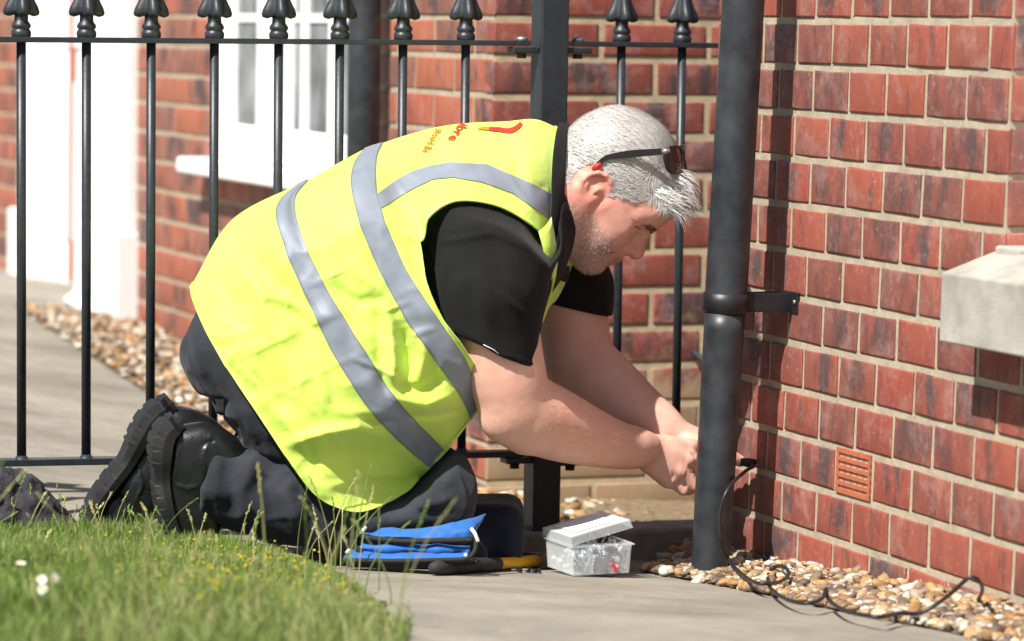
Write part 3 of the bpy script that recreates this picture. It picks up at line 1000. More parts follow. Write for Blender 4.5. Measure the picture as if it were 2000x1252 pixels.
def skin_mat():
    m, nt, b = new_mat('skin')
    a = N(nt, 'ShaderNodeAttribute', attribute_name='Col')
    pos = world_pos(nt)
    n = noise(nt, 55, 5, 0.65, pos); n2 = noise(nt, 700, 3, 0.6, pos); n3 = noise(nt, 18, 3, 0.5, pos)
    c = mix(nt, ramp(nt, n.outputs[0], [(0.38, 0.0), (0.70, 0.62)]).outputs[0], a.outputs['Color'], mix(nt, 1.0, a.outputs['Color'], (1.0, .74, .70), 'MULTIPLY'))
    c = mix(nt, ramp(nt, n3.outputs[0], [(0.45, 0.0), (0.7, 0.25)]).outputs[0], c, mix(nt, 1.0, a.outputs['Color'], (1.04, .86, .80), 'MULTIPLY'))
    nt.links.new(c, b.inputs['Base Color'])
    b.inputs['Roughness'].default_value = 0.5; b.inputs['Specular IOR Level'].default_value = 0.4
    b.inputs['Subsurface Weight'].default_value = 0.18
    b.inputs['Subsurface Radius'].default_value = (1.0, 0.32, 0.18); b.inputs['Subsurface Scale'].default_value = 0.006
    p1 = bump(nt, b, n.outputs[0], 0.2, 0.004)
    bump(nt, b, n2.outputs[0], 0.18, 0.0012, p1)
    return m

def cloth_mat(name, col, rough=0.9, weave=900, sheen=0.3, var=0.3, bstr=0.25):
    m, nt, b = new_mat(name)
    pos = world_pos(nt)
    n = noise(nt, 14, 5, 0.6, pos); n2 = noise(nt, weave, 2, 0.5, pos); n3 = noise(nt, 60, 4, 0.6, pos)
    r = ramp(nt, n.outputs[0], [(0.3, tuple(c * (1 - var) for c in col)), (0.7, tuple(c * (1 + var) for c in col))])
    c = mix(nt, ramp(nt, n2.outputs[0], [(0.5, 0.0), (0.8, 0.35)]).outputs[0], r.outputs[0], tuple(min(1, x * 2.2 + .004) for x in col))
    nt.links.new(c, b.inputs['Base Color'])
    b.inputs['Roughness'].default_value = rough
    b.inputs['Sheen Weight'].default_value = sheen; b.inputs['Sheen Roughness'].default_value = 0.5
    b.inputs['Specular IOR Level'].default_value = 0.25
    p1 = bump(nt, b, n3.outputs[0], bstr, 0.004)
    bump(nt, b, n2.outputs[0], 0.3, 0.001, p1)
    return m

MAT['skin'] = skin_mat()
MAT['shirt'] = cloth_mat('black_polo_cloth', (.0075, .0078, .0080), 0.95, 1100, 0.04)
MAT['trousers'] = cloth_mat('dark_navy_trousers', (.024, .027, .036), 0.9, 900, 0.08, 0.35, 0.35)
MAT['leather'] = simple('black_leather', (.010, .0105, .0115), 0.34, 0.3, 60, 0.25, 240, 0.002, spec=0.55)
MAT['sole'] = simple('black_rubber', (.012, .012, .013), 0.55, 0.4, 50, 0.3, 260, 0.002)

# ---------------------------------------------------------------- head frame
TH = math.radians(52)
fh = np.array([0.99, -0.14, 0]); fh /= np.linalg.norm(fh)
HO = M(np.float64(1174), np.float64(370), np.float64(0.0))
HF = math.cos(TH) * fh + np.array([0, 0, -math.sin(TH)])
HU = math.sin(TH) * fh + np.array([0, 0, math.cos(TH)])
HR = np.cross(fh, [0, 0, 1.0])                          # his right: towards the camera
_HOa = to_abz(HO)
_Ba = np.stack([np.stack([v @ EA, v @ EB, v[2]]) for v in (HF, HU, HR)])   # rows: F,U,R in abz
def head_w(f, u, r):
    return HO + np.multiply.outer(f, HF) + np.multiply.outer(u, HU) + np.multiply.outer(r, HR)
def head_l(abz):
    return (abz - _HOa) @ _Ba.T

def head_sdf(x, y, z):
    d = np.stack([x - _HOa[0], y - _HOa[1], z - _HOa[2]], -1).astype(np.float32) @ _Ba.T.astype(np.float32)
    f, u, rs = d[..., 0], d[..., 1], d[..., 2]
    r = np.abs(rs)
    A = lambda *q: np.array(q)
    E = lambda c, rad: ell_d(f - c[0], u - c[1], r - c[2], rad)
    Cn = lambda p, q, a, b: rcone(f, u, r, A(*p), A(*q), a, b)
    v = E((-.004, .052, 0), (.100, .087, .077))                          # cranium
    v = smin(v, E((-.030, .030, 0), (.074, .075, .072)), .03)             # occiput
    v = smin(v, E((.042, -.018, 0), (.056, .088, .062)), .035)            # face
    v = smin(v, Cn((.004, -.046, .056), (.076, -.079, .022), .020, .020), .03)   # jaw
    v = smin(v, E((.085, -.080, 0), (.022, .020, .027)), .022)            # chin
    v = smin(v, E((.034, -.074, 0), (.048, .024, .046)), .03)             # soft throat under the chin
    v = smin(v, E((.060, -.030, .036), (.032, .034, .026)), .025)         # cheek
    v = smin(v, Cn((.070, -.002, .046), (.030, .002, .064), .014, .012), .02)    # cheekbone
    v = smin(v, Cn((.0855, .033, .006), (.070, .030, .046), .0135, .011), .014)  # brow
    v = smin(v, E((.083, .062, 0), (.020, .036, .052)), .03)              # forehead
    # eye socket, eyeball with closed lid
    v = -smin(-v, E((.096, .010, .032), (.014, .012, .017)), .014)
    v = smin(v, E((.0775, .0095, .032), (.0140, .0125, .0150)), .005)
    v = smin(v, Cn((.0895, .0015, .021), (.0830, .0015, .043), .0030, .0028), .004)   # lower lid bag
    # nose
    v = smin(v, Cn((.0915, .024, 0), (.1135, -.0115, 0), .0085, .0125), .012)
    v = smin(v, E((.1165, -.0155, 0), (.0125, .0120, .0120)), .006)
    v = smin(v, E((.1030, -.0205, .0125), (.0115, .0090, .0080)), .006)
    v = smin(v, Cn((.108, -.0245, 0), (.097, -.032, 0), .0055, .006), .006)
    v = -smin(-v, E((.1075, -.0285, .0078), (.0055, .0040, .0040)), .003)
    # muzzle and lips
    v = smin(v, E((.088, -.050, 0), (.020, .024, .028)), .018)
    v = smin(v, Cn((.1085, -.0455, .003), (.0965, -.0490, .0225), .0046, .0030), .006)
    v = smin(v, Cn((.1055, -.0560, .002), (.0960, -.0530, .0210), .0060, .0035), .006)
    v = -smin(-v, Cn((.1135, -.0505, 0), (.0985, -.0512, .026), .0016, .0016), .003)
    v = -smin(-v, Cn((.1125, -.067, 0), (.104, -.066, .016), .004, .003), .008)
    # ear
    hel = [(.0125, .008), (.0125, .020), (.004, .0285), (-.010, .0300), (-.021, .0235), (-.0265, .011), (-.026, -.003), (-.019, -.0155), (-.009, -.0235)]
    lat = [.073, .076, .080, .085, .089, .091, .090, .087, .083]
    e = Cn((.0, .002, .066), (-.010, .004, .078), .017, .016)
    e = smin(e, E((-.008, .004, .078), (.018, .026, .0040)), .006)
    for i in range(len(hel) - 1):
        e = smin(e, Cn((*hel[i], lat[i]), (*hel[i + 1], lat[i + 1]), .0038, .0038), .0030)
    e = smin(e, E((.000, -.0265, .0795), (.0085, .0105, .0055)), .006)     # lobe
    e = smin(e, Cn((.0060, -.014, .0775), (.0085, -.003, .0770), .0050, .0050), .004)   # tragus
    e = -smin(-e, Cn((-.001, .0165, .0895), (-.013, .009, .0930), .0072, .0085), .003)
    e = -smin(-e, Cn((-.013, .009, .0930), (-.004, -.0075, .0905), .0080, .0078), .003)    # concha
    e = -smin(-e, E((.0035, -.0035, .075), (.0035, .0045, .0110)), .002)
    v = smin(v, e, .006)
    return v

# ---------------------------------------------------------------- body field
def axis(*segs):
    out = [segs[0][0]]
    for (a, b, s) in segs:
        n = max(1, int(round((b - a) / s))); out += list(np.linspace(a, b, n + 1)[1:])
    return np.array(out)
A_ = axis((-0.42, 0.20, 0.010), (0.20, 0.68, 0.0024))
B_ = axis((-0.30, 0.30, 0.0030))
Z_ = axis((0.02, 0.20, 0.008), (0.20, 0.82, 0.0025))
body = Field(A_, B_, Z_)
m = lambda *q: MA(*[np.float64(t) for t in q])
# trunk, legs (inside the clothes)
body.chain([m(1065, 400, 0), m(930, 480, 0), m(700, 580, 0), m(560, 640, 0)], [.075, .105, .10, .075], .05)
body.cone(m(960, 490, .10), m(960, 490, -.12), .06, .06, .04)
for s_, kx in ((.1, 0), (-.1, -30)):
    body.cone(m(540 + kx, 680, s_ * .5), m(780 + kx, 965, s_ * .4), .040, .028, .03)
    body.cone(m(780 + kx, 970, s_ * .4), m(480 + kx, 955, s_), .028, .028, .02)
# neck
nk0 = m(1085, 395, 0); hn = _HOa + np.array([-.022, -.028, 0]) @ _Ba
body.cone(nk0, hn, .078, .064, .03)
lo = _HOa - 0.19; hi = _HOa + 0.19
body.add(head_sdf, lo, hi, .022)
# near arm
ELN = [m(965, 480, .17), m(958, 660, .185), m(985, 790, .175)]
def limb(fl, pts, rads, k=.02, n=14):
    q = np.c_[np.array(pts), np.array(rads)]
    q = catmull(q, n)
    fl.chain([p[:3] for p in q], [p[3] for p in q], k)
limb(body, [m(965, 500, .15), m(965, 600, .178), m(981, 700, .183), m(1004, 782, .176)], [.050, .058, .0555, .0500])
limb(body, [m(1000, 800, .176), m(1035, 808, .155), m(1085, 829, .125), m(1150, 853, .085), m(1212, 871, .04), m(1258, 875, .008)],
     [.047, .0535, .0505, .0405, .0315, .0280])
body.cone(m(975, 828, .178), m(1020, 832, .165), .020, .036, .03)                # elbow point
# near hand
HN = dict(k=.008)
wn = m(1256, 874, .006)
body.ell(m(1298, 888, -.006), (.036, .017, .030), .014)
kn = {'i': (1352, 872, -.018), 'm': (1348, 896, -.004), 'r': (1332, 920, .000), 'p': (1309, 938, -.006)}
for q, rr in (('i', .0130), ('m', .0132), ('r', .0124), ('p', .0114)):
    body.cone(m(1258 + (0 if q != 'p' else 4), 866 + 6 * 'imrp'.index(q), .000), m(*kn[q]), .017, rr, .007)
    body.ell(m(kn[q][0] - 2, kn[q][1] - 2, kn[q][2] + .004), (.0105, .0105, .0105), .005)
body.cone(m(1262, 902, .0), m(1302, 932, -.008), .015, .015, .014)                # heel of the hand
fing = {'i': [(1352, 872, -.018), (1382, 893, -.030), (1402, 912, -.040), (1410, 928, -.045)],
        'm': [(1348, 896, -.004), (1380, 922, -.012), (1386, 938, -.030), (1380, 945, -.045)],
        'r': [(1332, 920, .000), (1357, 949, -.004), (1366, 954, -.024), (1364, 950, -.042)],
        'p': [(1309, 938, -.006), (1335, 957, -.008), (1347, 957, -.026), (1348, 950, -.042)]}
for q, ch in fing.items():
    r0 = {'i': .0112, 'm': .0115, 'r': .0108, 'p': .0098}[q]
    body.chain([m(*c) for c in ch], [r0 * 1.05, r0 * .97, r0 * .9, r0 * .8], .0025)
body.chain([m(1275, 872, -.03), m(1318, 884, -.055), m(1360, 902, -.062), m(1388, 912, -.058)], [.016, .0135, .0115, .0095], .010)   # thumb behind
for a_, b_, c_ in (((1314, 930, .010), (1334, 946, .010), (1352, 962, .004)), ((1336, 908, .013), (1352, 928, .012), (1370, 950, .006)), ((1350, 886, .004), (1368, 904, .002), (1390, 925, -.006))):
    for p_, q_ in ((a_, b_), (b_, c_)):
        pp, qq_ = m(*p_), m(*q_)
        body.cut(lambda x, y, z, pp=pp, qq_=qq_: rcone(x, y, z, pp, qq_, .0030, .0038), np.minimum(pp, qq_) - .008, np.maximum(pp, qq_) + .008, .003)
# far arm
limb(body, [m(1085, 470, -.15), m(1115, 600, -.165), m(1126, 700, -.162)], [.066, .052, .050])
limb(body, [m(1126, 708, -.162), m(1180, 752, -.135), m(1245, 803, -.10), m(1302, 840, -.075)], [.050, .049, .038, .029])
body.cone(m(1110, 735, -.165), m(1150, 740, -.15), .026, .045, .03)
body.ell(m(1345, 866, -.066), (.040, .018, .028), .018)
body.chain([m(1302, 840, -.072), m(1345, 868, -.064), m(1385, 873, -.055)], [.026, .023, .018], .016)
for k_, (c0, c1, c2) in enumerate((((1375, 862, -.05), (1412, 878, -.045), (1436, 898, -.040)), ((1375, 876, -.058), (1405, 892, -.060), (1425, 912, -.055)),
                                    ((1368, 888, -.064), (1393, 908, -.072), (1408, 925, -.066)), ((1358, 896, -.068), (1380, 918, -.080), (1392, 930, -.074)))):
    body.chain([m(1340, 866 + 6 * k_, -.062), m(*c0), m(*c1), m(*c2)], [.014, .0115, .0105, .0092], .006)
body.chain([m(1335, 862, -.05), m(1378, 868, -.030), m(1420, 888, -.025), m(1447, 901, -.030)], [.015, .0130, .0115, .0098], .008)
Vb, Fb = body.mesh()
Vb = relax(Vb, Fb, 1, 0.4)

# skin colours: face stubble, lips, ear, scalp
hl = head_l(Vb); f_, u_, r_ = hl[:, 0], hl[:, 1], np.abs(hl[:, 2])
inhead = (np.abs(f_) < .15) & (u_ > -.125) & (u_ < .17) & (r_ < .11)
skin = np.array([.73, .445, .355]); pinkc = np.array([.62, .315, .25]); redc = np.array([.64, .24, .19])
colr = np.tile(skin, (len(Vb), 1))
sm = lambda x, a, b: np.clip((x - a) / (b - a), 0, 1) ** 2 * (3 - 2 * np.clip((x - a) / (b - a), 0, 1))
face = inhead * sm(f_, -.01, .03)
colr += (pinkc - colr) * (0.65 * face)[:, None]
stub = inhead * sm(-u_, .012, .040) * sm(f_, -.028, -.005) * (1 - 0.8 * sm(f_, .088, .1) * sm(u_, -.045, -.035)) * (1 - sm(r_, .040, .044) * sm(u_, -.03, -.015) * sm(f_, .03, .05))
stub = np.clip(stub, 0, 1)
colr += (np.array([.36, .245, .205]) - colr) * (0.70 * stub)[:, None]
lips = inhead * sm(f_, .093, .099) * (np.abs(u_ + .0507) < .0095) * (r_ < .024)
colr += (np.array([.46, .17, .14]) - colr) * (0.7 * lips)[:, None]
ear = inhead * sm(r_, .072, .078) * (np.hypot(f_ + .006, u_) < .042)
colr += (redc * 1.02 - colr) * (0.6 * ear)[:, None]
nose_ = inhead * sm(f_, .10, .112) * sm(u_, -.035, -.02)
colr += (redc - colr) * (0.45 * nose_)[:, None]
neckc = inhead * sm(-f_, -.0, .04) * sm(-u_, -.02, .02)
colr += (np.array([.66, .33, .24]) - colr) * (0.5 * neckc)[:, None]
# hair line (in head coordinates): hair where above this
def hair_mask(f, u, r):
    front = u - (.072 - 0.10 * np.clip(f - .02, 0, 1) * 0 + 0)                # forehead line
    temple = np.where(f > .058, .058 + (f - .058) * 0.5, np.where(f > .015, .006 + (f - .015) * 0.95, -.012 + (f - .015) * .2))
    nape = np.where(f < -.03, -.025 - (f + .03) * 0.2, temple)
    line = np.where(f > -.03, np.maximum(temple, -.03), nape)
    line = line + .004 * np.sin(f * 190 + r * 120) + .003 * np.sin(f * 430 + 1.3) + .004 * np.sin(r * 210)
    behind_ear = (np.hypot(f + .010, u - .002) < .034) & (r > .06)
    return (u > line) & ~behind_ear
hm = inhead & hair_mask(f_, u_, r_)
hmf = hm.astype(float)
colr += (np.array([.56, .535, .515]) - colr) * (0.86 * hmf)[:, None]
brow = inhead & (np.hypot((u_ - .031) * 1.0, 0) < .0055) & (r_ > .010) & (r_ < .046) & (f_ > .06)
colr[brow] = colr[brow] * 0.62
lash = inhead & (np.abs(u_ - (.0055 + 0.0 * r_)) < .0020) & (r_ > .019) & (r_ < .046) & (f_ > .078)
arm_red = (~inhead) & (Vb[:, 2] < .5)
Wb = from_abz(Vb)
colr[arm_red] *= (1 + 0.06 * vnoise(Wb[arm_red] * 22, 3)[:, None] * np.array([0.3, 1, 1]))
mesh_obj('body', Wb, Fb, MAT['skin'], person, colors=colr)
_pb = project(Wb); _db = (Wb - CAM) @ _fw
def surf_at(px, py, lift=.0):
    d = np.hypot(_pb[:, 0] - px, _pb[:, 1] - py); k = np.where(d < 5)[0]
    if len(k) == 0: k = np.argsort(d)[:4]
    k = k[_db[k] < _db[k].min() + .02]
    dist = float(np.average(_db[k], weights=1 / (d[k] + .3)))
    r = ray(np.float64(px), np.float64(py))
    return CAM + r * (dist - lift) / (r @ _fw)
MAT['lash'] = simple('dark_lash', (.045, .028, .022), 0.7, 0.2, 200, 0)
MAT['lipline'] = simple('lip_line', (.13, .035, .030), 0.6, 0.2, 200, 0)
for nm, pts, rad, mt in (('eyelashes', [(1234, 434), (1240, 441), (1247, 446), (1252, 447)], [.0004, .0009, .0011, .0005], 'lash'),
                         ('eyelid_crease', [(1232, 426), (1240, 431), (1250, 437)], [.0003, .0005, .0003], 'lipline'),
                         ('mouth_line', [(1172, 499), (1182, 496), (1193, 493), (1204, 493)], [.0004, .0008, .0010, .0006], 'lipline')):
    c_ = catmull([surf_at(x, y, .0002) for x, y in pts], 12)
    tube_obj(nm, c_, np.interp(np.linspace(0, 1, 12), np.linspace(0, 1, len(rad)), rad), MAT[mt], person, 6)

# ---------------------------------------------------------------- hair, stubble
nb = vert_normals(Wb, Fb)
MAT['hair'] = attr_mat('grey_hair', 0.45, 300, 0.0, 0.001, 0.12, 0.5)
def strands(name, roots, dirs, nrm, length, lift, curl, width, cols, mat, seg=4, bend=None):
    """flat tapering hair ribbons; dirs lie along the scalp"""
    n = len(roots)
    s = np.linspace(0, 1, seg + 1)
    side = np.cross(dirs, nrm); side /= np.linalg.norm(side, axis=1)[:, None] + 1e-9
    V = np.zeros((n, seg + 1, 2, 3))
    for k, t in enumerate(s):
        c = roots + dirs * (length * t)[:, None] + nrm * (lift * np.sin(t * 1.9) * length)[:, None] + side * (curl * length * t * t)[:, None]
        if bend is not None: c = c + bend * (length * t * t)[:, None]
        w = width * (1 - 0.85 * t)
        V[:, k, 0] = c - side * w[:, None] * 0.5; V[:, k, 1] = c + side * w[:, None] * 0.5
    V = V.reshape(-1, 3)
    base = np.arange(n)[:, None] * (2 * (seg + 1)) + np.arange(seg)[None, :] * 2
    Fq = np.stack([base, base + 1, base + 3, base + 2], -1).reshape(-1, 4)
    C = np.repeat(cols, 2 * (seg + 1), axis=0)
    return mesh_obj(name, V, Fq, mat, person, colors=C)

hv = np.where(hm)[0]
nh = 34000
pick = rng.choice(hv, nh)
roots = Wb[pick] + nb[pick] * rng.uniform(.0002, .0030, (nh, 1)) + rng.normal(0, .0008, (nh, 3)); nr = nb[pick]
fl, ul, rl = f_[pick], u_[pick], hl[pick, 2]
# comb: backwards on the sides and the back, forwards over the brow at the front
topness = sm(ul, .06, .13)
fwd = sm(fl, .01, .06) * sm(ul, .045, .085)
d0 = (-HF)[None, :] * (1 - fwd)[:, None] + HF[None, :] * (1.5 * fwd)[:, None] - HU[None, :] * (0.55 * (1 - topness))[:, None] + HR[None, :] * (0.5 * np.sin(fl * 60 + ul * 35))[:, None] * 0.5
d0 += rng.normal(0, .10, (nh, 3))
d0 -= nr * np.sum(d0 * nr, 1)[:, None]; d0 /= np.linalg.norm(d0, axis=1)[:, None]
ln = (.0105 + .012 * topness + .003 * fwd) * rng.uniform(.7, 1.25, nh)
stk = vnoise(np.c_[ul * 420, rl * 420, fl * 45], 12)
tone = np.clip(rng.uniform(0, 1, nh) * .8 + .12 + .22 * stk, 0, 1)
hc = np.where(tone[:, None] < .87, np.array([.69, .675, .655]) * rng.uniform(.72, 1.12, (nh, 1)), np.array([.40, .375, .355]) * rng.uniform(.6, 1.5, (nh, 1)))
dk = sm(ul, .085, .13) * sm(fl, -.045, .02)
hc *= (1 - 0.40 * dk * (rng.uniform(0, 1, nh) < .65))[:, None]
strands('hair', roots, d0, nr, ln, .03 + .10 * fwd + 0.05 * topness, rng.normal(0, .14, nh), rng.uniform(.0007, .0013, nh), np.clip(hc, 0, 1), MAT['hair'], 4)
# longer curling fringe
fr_ = np.where(inhead & (f_ > .050) & (u_ > .074) & (u_ < .122) & (r_ < .062) & hm)[0]
nfz = 1300
pk = rng.choice(fr_, nfz); nr = nb[pk]
lock = np.floor(hl[pk, 2] * 90) + np.floor(u_[pk] * 60) * 3
lr = np.random.default_rng(5).normal(0, 1, (400, 3))[(np.abs(lock).astype(int)) % 400]
d1 = HF * 0.70 + HU * 0.42 + nr * 0.25 + lr * 0.22 + rng.normal(0, .14, (nfz, 3))
d1 /= np.linalg.norm(d1, axis=1)[:, None]
cf = np.array([.80, .785, .765]) * rng.uniform(.7, 1.1, (nfz, 1)) * np.where(rng.uniform(0, 1, (nfz, 1)) < .12, .45, 1)
strands('fringe', Wb[pk] + rng.normal(0, .0012, (nfz, 3)), d1, nr, rng.uniform(.008, .030, nfz), np.full(nfz, .30), np.clip(lr[:, 0] * .75, -1.2, 1.2) + rng.normal(0, .1, nfz), rng.uniform(.0007, .0012, nfz), np.clip(cf, 0, 1), MAT['hair'], 7, bend=np.array([0, 0, -.45]))
# fine hair on the forearms
av = np.where((~inhead) & (Vb[:, 0] > .26) & (Vb[:, 2] < .42) & (Vb[:, 2] > .22) & (_pb[:, 0] < 1262) & (_pb[:, 1] > 730))[0]
na = 1300
pk = rng.choice(av, na); nr = nb[pk]
d4 = EA * .8 - np.array([0, 0, .45]) + nr * .35 + rng.normal(0, .25, (na, 3)); d4 /= np.linalg.norm(d4, axis=1)[:, None]
ca_ = np.array([[.48, .30, .20]]) * rng.uniform(.7, 1.5, (na, 1))
strands('arm_hair', Wb[pk], d4, nr, rng.uniform(.004, .010, na), np.full(na, .1), rng.normal(0, .3, na), np.full(na, .00028), ca_, MAT['hair'], 3)
# stubble
sv = np.where(stub > .35)[0]
ns = 8000
pk = rng.choice(sv, ns); nr = nb[pk]
d2 = -HU * 0.9 + HF * 0.15 + nr * 0.75 + rng.normal(0, .28, (ns, 3)); d2 /= np.linalg.norm(d2, axis=1)[:, None]
cs = np.where(rng.uniform(0, 1, (ns, 1)) < .7, np.array([[.78, .75, .72]]), np.array([[.22, .15, .11]])) * rng.uniform(.8, 1.1, (ns, 1))
strands('stubble', Wb[pk] + rng.normal(0, .001, (ns, 3)), d2, nr, rng.uniform(.0012, .0032, ns), np.zeros(ns), rng.normal(0, .3, ns), rng.uniform(.0004, .0007, ns), np.clip(cs, 0, 1), MAT['hair'], 2)
# eyebrows
bv = np.where(brow)[0]
if len(bv):
    nbw = 420
    pk = rng.choice(bv, nbw); nr = nb[pk]
    d3 = -HF * 0.4 + nr * 0.5 + HR * np.sign(hl[pk, 2])[:, None] * 0.8 + rng.normal(0, .2, (nbw, 3)); d3 /= np.linalg.norm(d3, axis=1)[:, None]
    cb = np.array([[.30, .22, .18]]) * rng.uniform(.5, 1.4, (nbw, 1))
    strands('eyebrow', Wb[pk], d3, nr, rng.uniform(.005, .009, nbw), np.full(nbw, .1), rng.normal(0, .1, nbw), np.full(nbw, .0006), cb, MAT['hair'], 3)

# ---------------------------------------------------------------- sunglasses pushed up on the head
MAT['frame'] = simple('glossy_black_plastic', (.012, .011, .012), 0.28, 0.2, 60, 0.03, 200, 0.001)
MAT['redtip'] = simple('red_rubber', (.55, .02, .02), 0.5, 0.1, 60, 0.05, 200, 0.001)
_l, _ln, _lb = new_mat('brown_lens'); _lb.inputs['Base Color'].default_value = (.10, .045, .035, 1); _lb.inputs['Roughness'].default_value = 0.08
_nn = noise(_ln, 40, 2, 0.5, world_pos(_ln)); _rr = ramp(_ln, _nn.outputs[0], [(0.3, (.085, .038, .03)), (0.7, (.13, .06, .045))]); _ln.links.new(_rr.outputs[0], _lb.inputs['Base Color'])
_lb.inputs['Coat Weight'].default_value = 0.6
MAT['lens'] = _l
def HP(px, py, r):
    """point on the plane at lateral offset r of the head seen at the pixel"""
    d = ray(np.float64(px), np.float64(py)); c = HO + HR * r
    return CAM + d * (((c - CAM) @ HR) / (d @ HR))
gl = empty('sunglasses', HP(1330, 310, 0), 'black sunglasses with brown lenses and red temple tips pushed up on grey hair', 'sunglasses')
for sgn in (1, -1):
    r0 = .0865 * sgn
    pts = [HP(1160, 328, r0 * .97), HP(1176, 313, r0), HP(1192, 306, r0), HP(1240, 300, r0), HP(1292, 296, r0), HP(1309, 293, r0 * .98)]
    wid = [.0018, .0028, .0040, .0062, .0052, .0058]
    cpts = catmull(np.array(pts), 26); cw = np.interp(np.linspace(0, 1, 26), [0, .1, .22, .5, .85, 1], wid)
    tang = np.gradient(cpts, axis=0); tang /= np.linalg.norm(tang, axis=1)[:, None]
    upn = np.cross(tang, np.tile(HR, (26, 1))); upn /= np.linalg.norm(upn, axis=1)[:, None]
    V = []
    for i in range(26):
        for a, b_ in ((-1, -1), (-1, 1), (1, 1), (1, -1)):
            V.append(cpts[i] + upn[i] * cw[i] * a + HR * .0019 * b_)
    Fc = [(i * 4 + j, i * 4 + (j + 1) % 4, i * 4 + 4 + (j + 1) % 4, i * 4 + 4 + j) for i in range(25) for j in range(4)] + [(3, 2, 1, 0), (100, 101, 102, 103)]
    temple = mesh_obj('temple', V, Fc, MAT['frame'], gl, smooth=False)
    tube_obj('temple_tip', np.array([HP(1157, 331, r0 * .97), HP(1164, 326, r0 * .98), HP(1174, 319, r0)]), [.003, .0045, .003], MAT['redtip'], temple, 8)
    hg = HP(1301, 295, r0 * 1.01)
    tube_obj('hinge', np.array([hg - tang[-1] * .007, hg + tang[-1] * .006]), [.0055, .0055], MAT['zinc'], temple, 4)
# front: lens plane spans the lateral axis; brow line at the top, lens hangs towards the fringe
HRg = HR * math.cos(.10) - fh * math.sin(.10)
dn = (HP(1336, 337, 0) - HP(1330, 286, 0)); hgt = np.linalg.norm(dn); dn /= hgt
c_top = HP(1331, 284, 0)
nrm_ = np.cross(HRg, dn)
if nrm_ @ fh < 0: nrm_ = -nrm_
def lens_outline(sgn, grow=0.0, n=28):
    pts = []
    for i in range(n):
        a = 2 * math.pi * i / n
        ca, sa = math.cos(a), math.sin(a)
        ex = math.copysign(abs(ca) ** .62, ca) * (.0265 + grow); ey = math.copysign(abs(sa) ** .62, sa) * (.0200 + grow)
        x = sgn * (.0385 + ex * (1 - 0.08 * (ey / .02)))
        bulge = -0.015 * (abs(x) / .065) ** 2
        pts.append(c_top + HRg * x + dn * (ey + .0215) + nrm_ * bulge)
    return np.array(pts)
for sgn in (1, -1):
    o1 = lens_outline(sgn, .0028); i1 = lens_outline(sgn, 0.0)
    n = len(o1); th_ = .0022
    V = np.concatenate([o1 + nrm_ * th_, i1 + nrm_ * th_, i1 - nrm_ * th_, o1 - nrm_ * th_])
    Fc = [(a * n + j, a * n + (j + 1) % n, ((a + 1) % 4) * n + (j + 1) % n, ((a + 1) % 4) * n + j) for a in range(4) for j in range(n)]
    mesh_obj('rim', V, Fc, MAT['frame'], gl)
    V = np.concatenate([i1 + nrm_ * .0006, i1 - nrm_ * .0006, [i1.mean(0) + nrm_ * .003, i1.mean(0) + nrm_ * .0015]])
    Fc = [(j, (j + 1) % n, 2 * n) for j in range(n)] + [(n + (j + 1) % n, n + j, 2 * n + 1) for j in range(n)]
    mesh_obj('lens', V, Fc, MAT['lens'], gl)
tube_obj('bridge', catmull([c_top + HRg * .0125 + dn * .012, c_top + dn * .007 + nrm_ * .002, c_top - HRg * .0125 + dn * .012], 9), .0028, MAT['frame'], gl, 8)

# ---------------------------------------------------------------- polo shirt
sh = Field(axis((-0.30, 0.12, 0.009), (0.12, 0.46, 0.0040)), axis((-.31, .31, .0045)), axis((0.28, 0.80, .0040)))
sh.chain([m(1042, 400, 0), m(930, 465, 0), m(700, 570, 0), m(540, 645, 0)], [.084, .146, .150, .125], .05)
sh.ell(m(720, 650, 0), (.13, .17, .11), .06)
sh.cone(m(965, 465, .125), m(965, 465, -.13), .100, .098, .05)
sh.chain([m(968, 480, .165), m(962, 560, .186), m(972, 710, .190)], [.100, .080, .0655], .03)
sh.cone(m(905, 520, .15), m(930, 640, .185), .05, .045, .05)
sh.chain([m(1075, 470, -.14), m(1115, 560, -.155), m(1128, 640, -.160)], [.085, .064, .060], .03)
# hem cuts: half spaces below the sleeve ends
def plane_cut(p, nrm):
    p = np.asarray(p); nrm = np.asarray(nrm) / np.linalg.norm(nrm)
    return lambda x, y, z: -((x - p[0]) * nrm[0] + (y - p[1]) * nrm[1] + (z - p[2]) * nrm[2])
h0, h1 = m(893, 654, .2), m(1050, 728, .2)
hd = h1 - h0; hd /= np.linalg.norm(hd)
nv = np.cross(hd, [0, 1, 0]); nv = nv if nv[2] < 0 else -nv
sh.cut(lambda x, y, z: np.maximum(plane_cut((h0 + h1) / 2, nv)(x, y, z) * 1.0, 0.06 - y) if False else np.where(y > 0.06, plane_cut((h0 + h1) / 2, nv)(x, y, z), 1.0), (-.3, .06, .2), (.5, .31, .62), .003)
g0, g1 = m(1075, 592, -.16), m(1172, 612, -.16)
gd = g1 - g0; gd /= np.linalg.norm(gd)
ng = np.cross(gd, [0, 1, 0]); ng = ng if ng[2] < 0 else -ng
sh.cut(lambda x, y, z: np.where(y < -.08, plane_cut((g0 + g1) / 2, ng)(x, y, z), 1.0), (.2, -.31, .2), (.5, -.08, .62), .003)
Vs, Fs = sh.mesh(); Vs = relax(Vs, Fs, 2, 0.5)
Ws = from_abz(Vs); ns_ = vert_normals(Ws, Fs); pj = project(Ws)
near = Vs[:, 1] > 0.02
dsp = np.zeros(len(Ws))
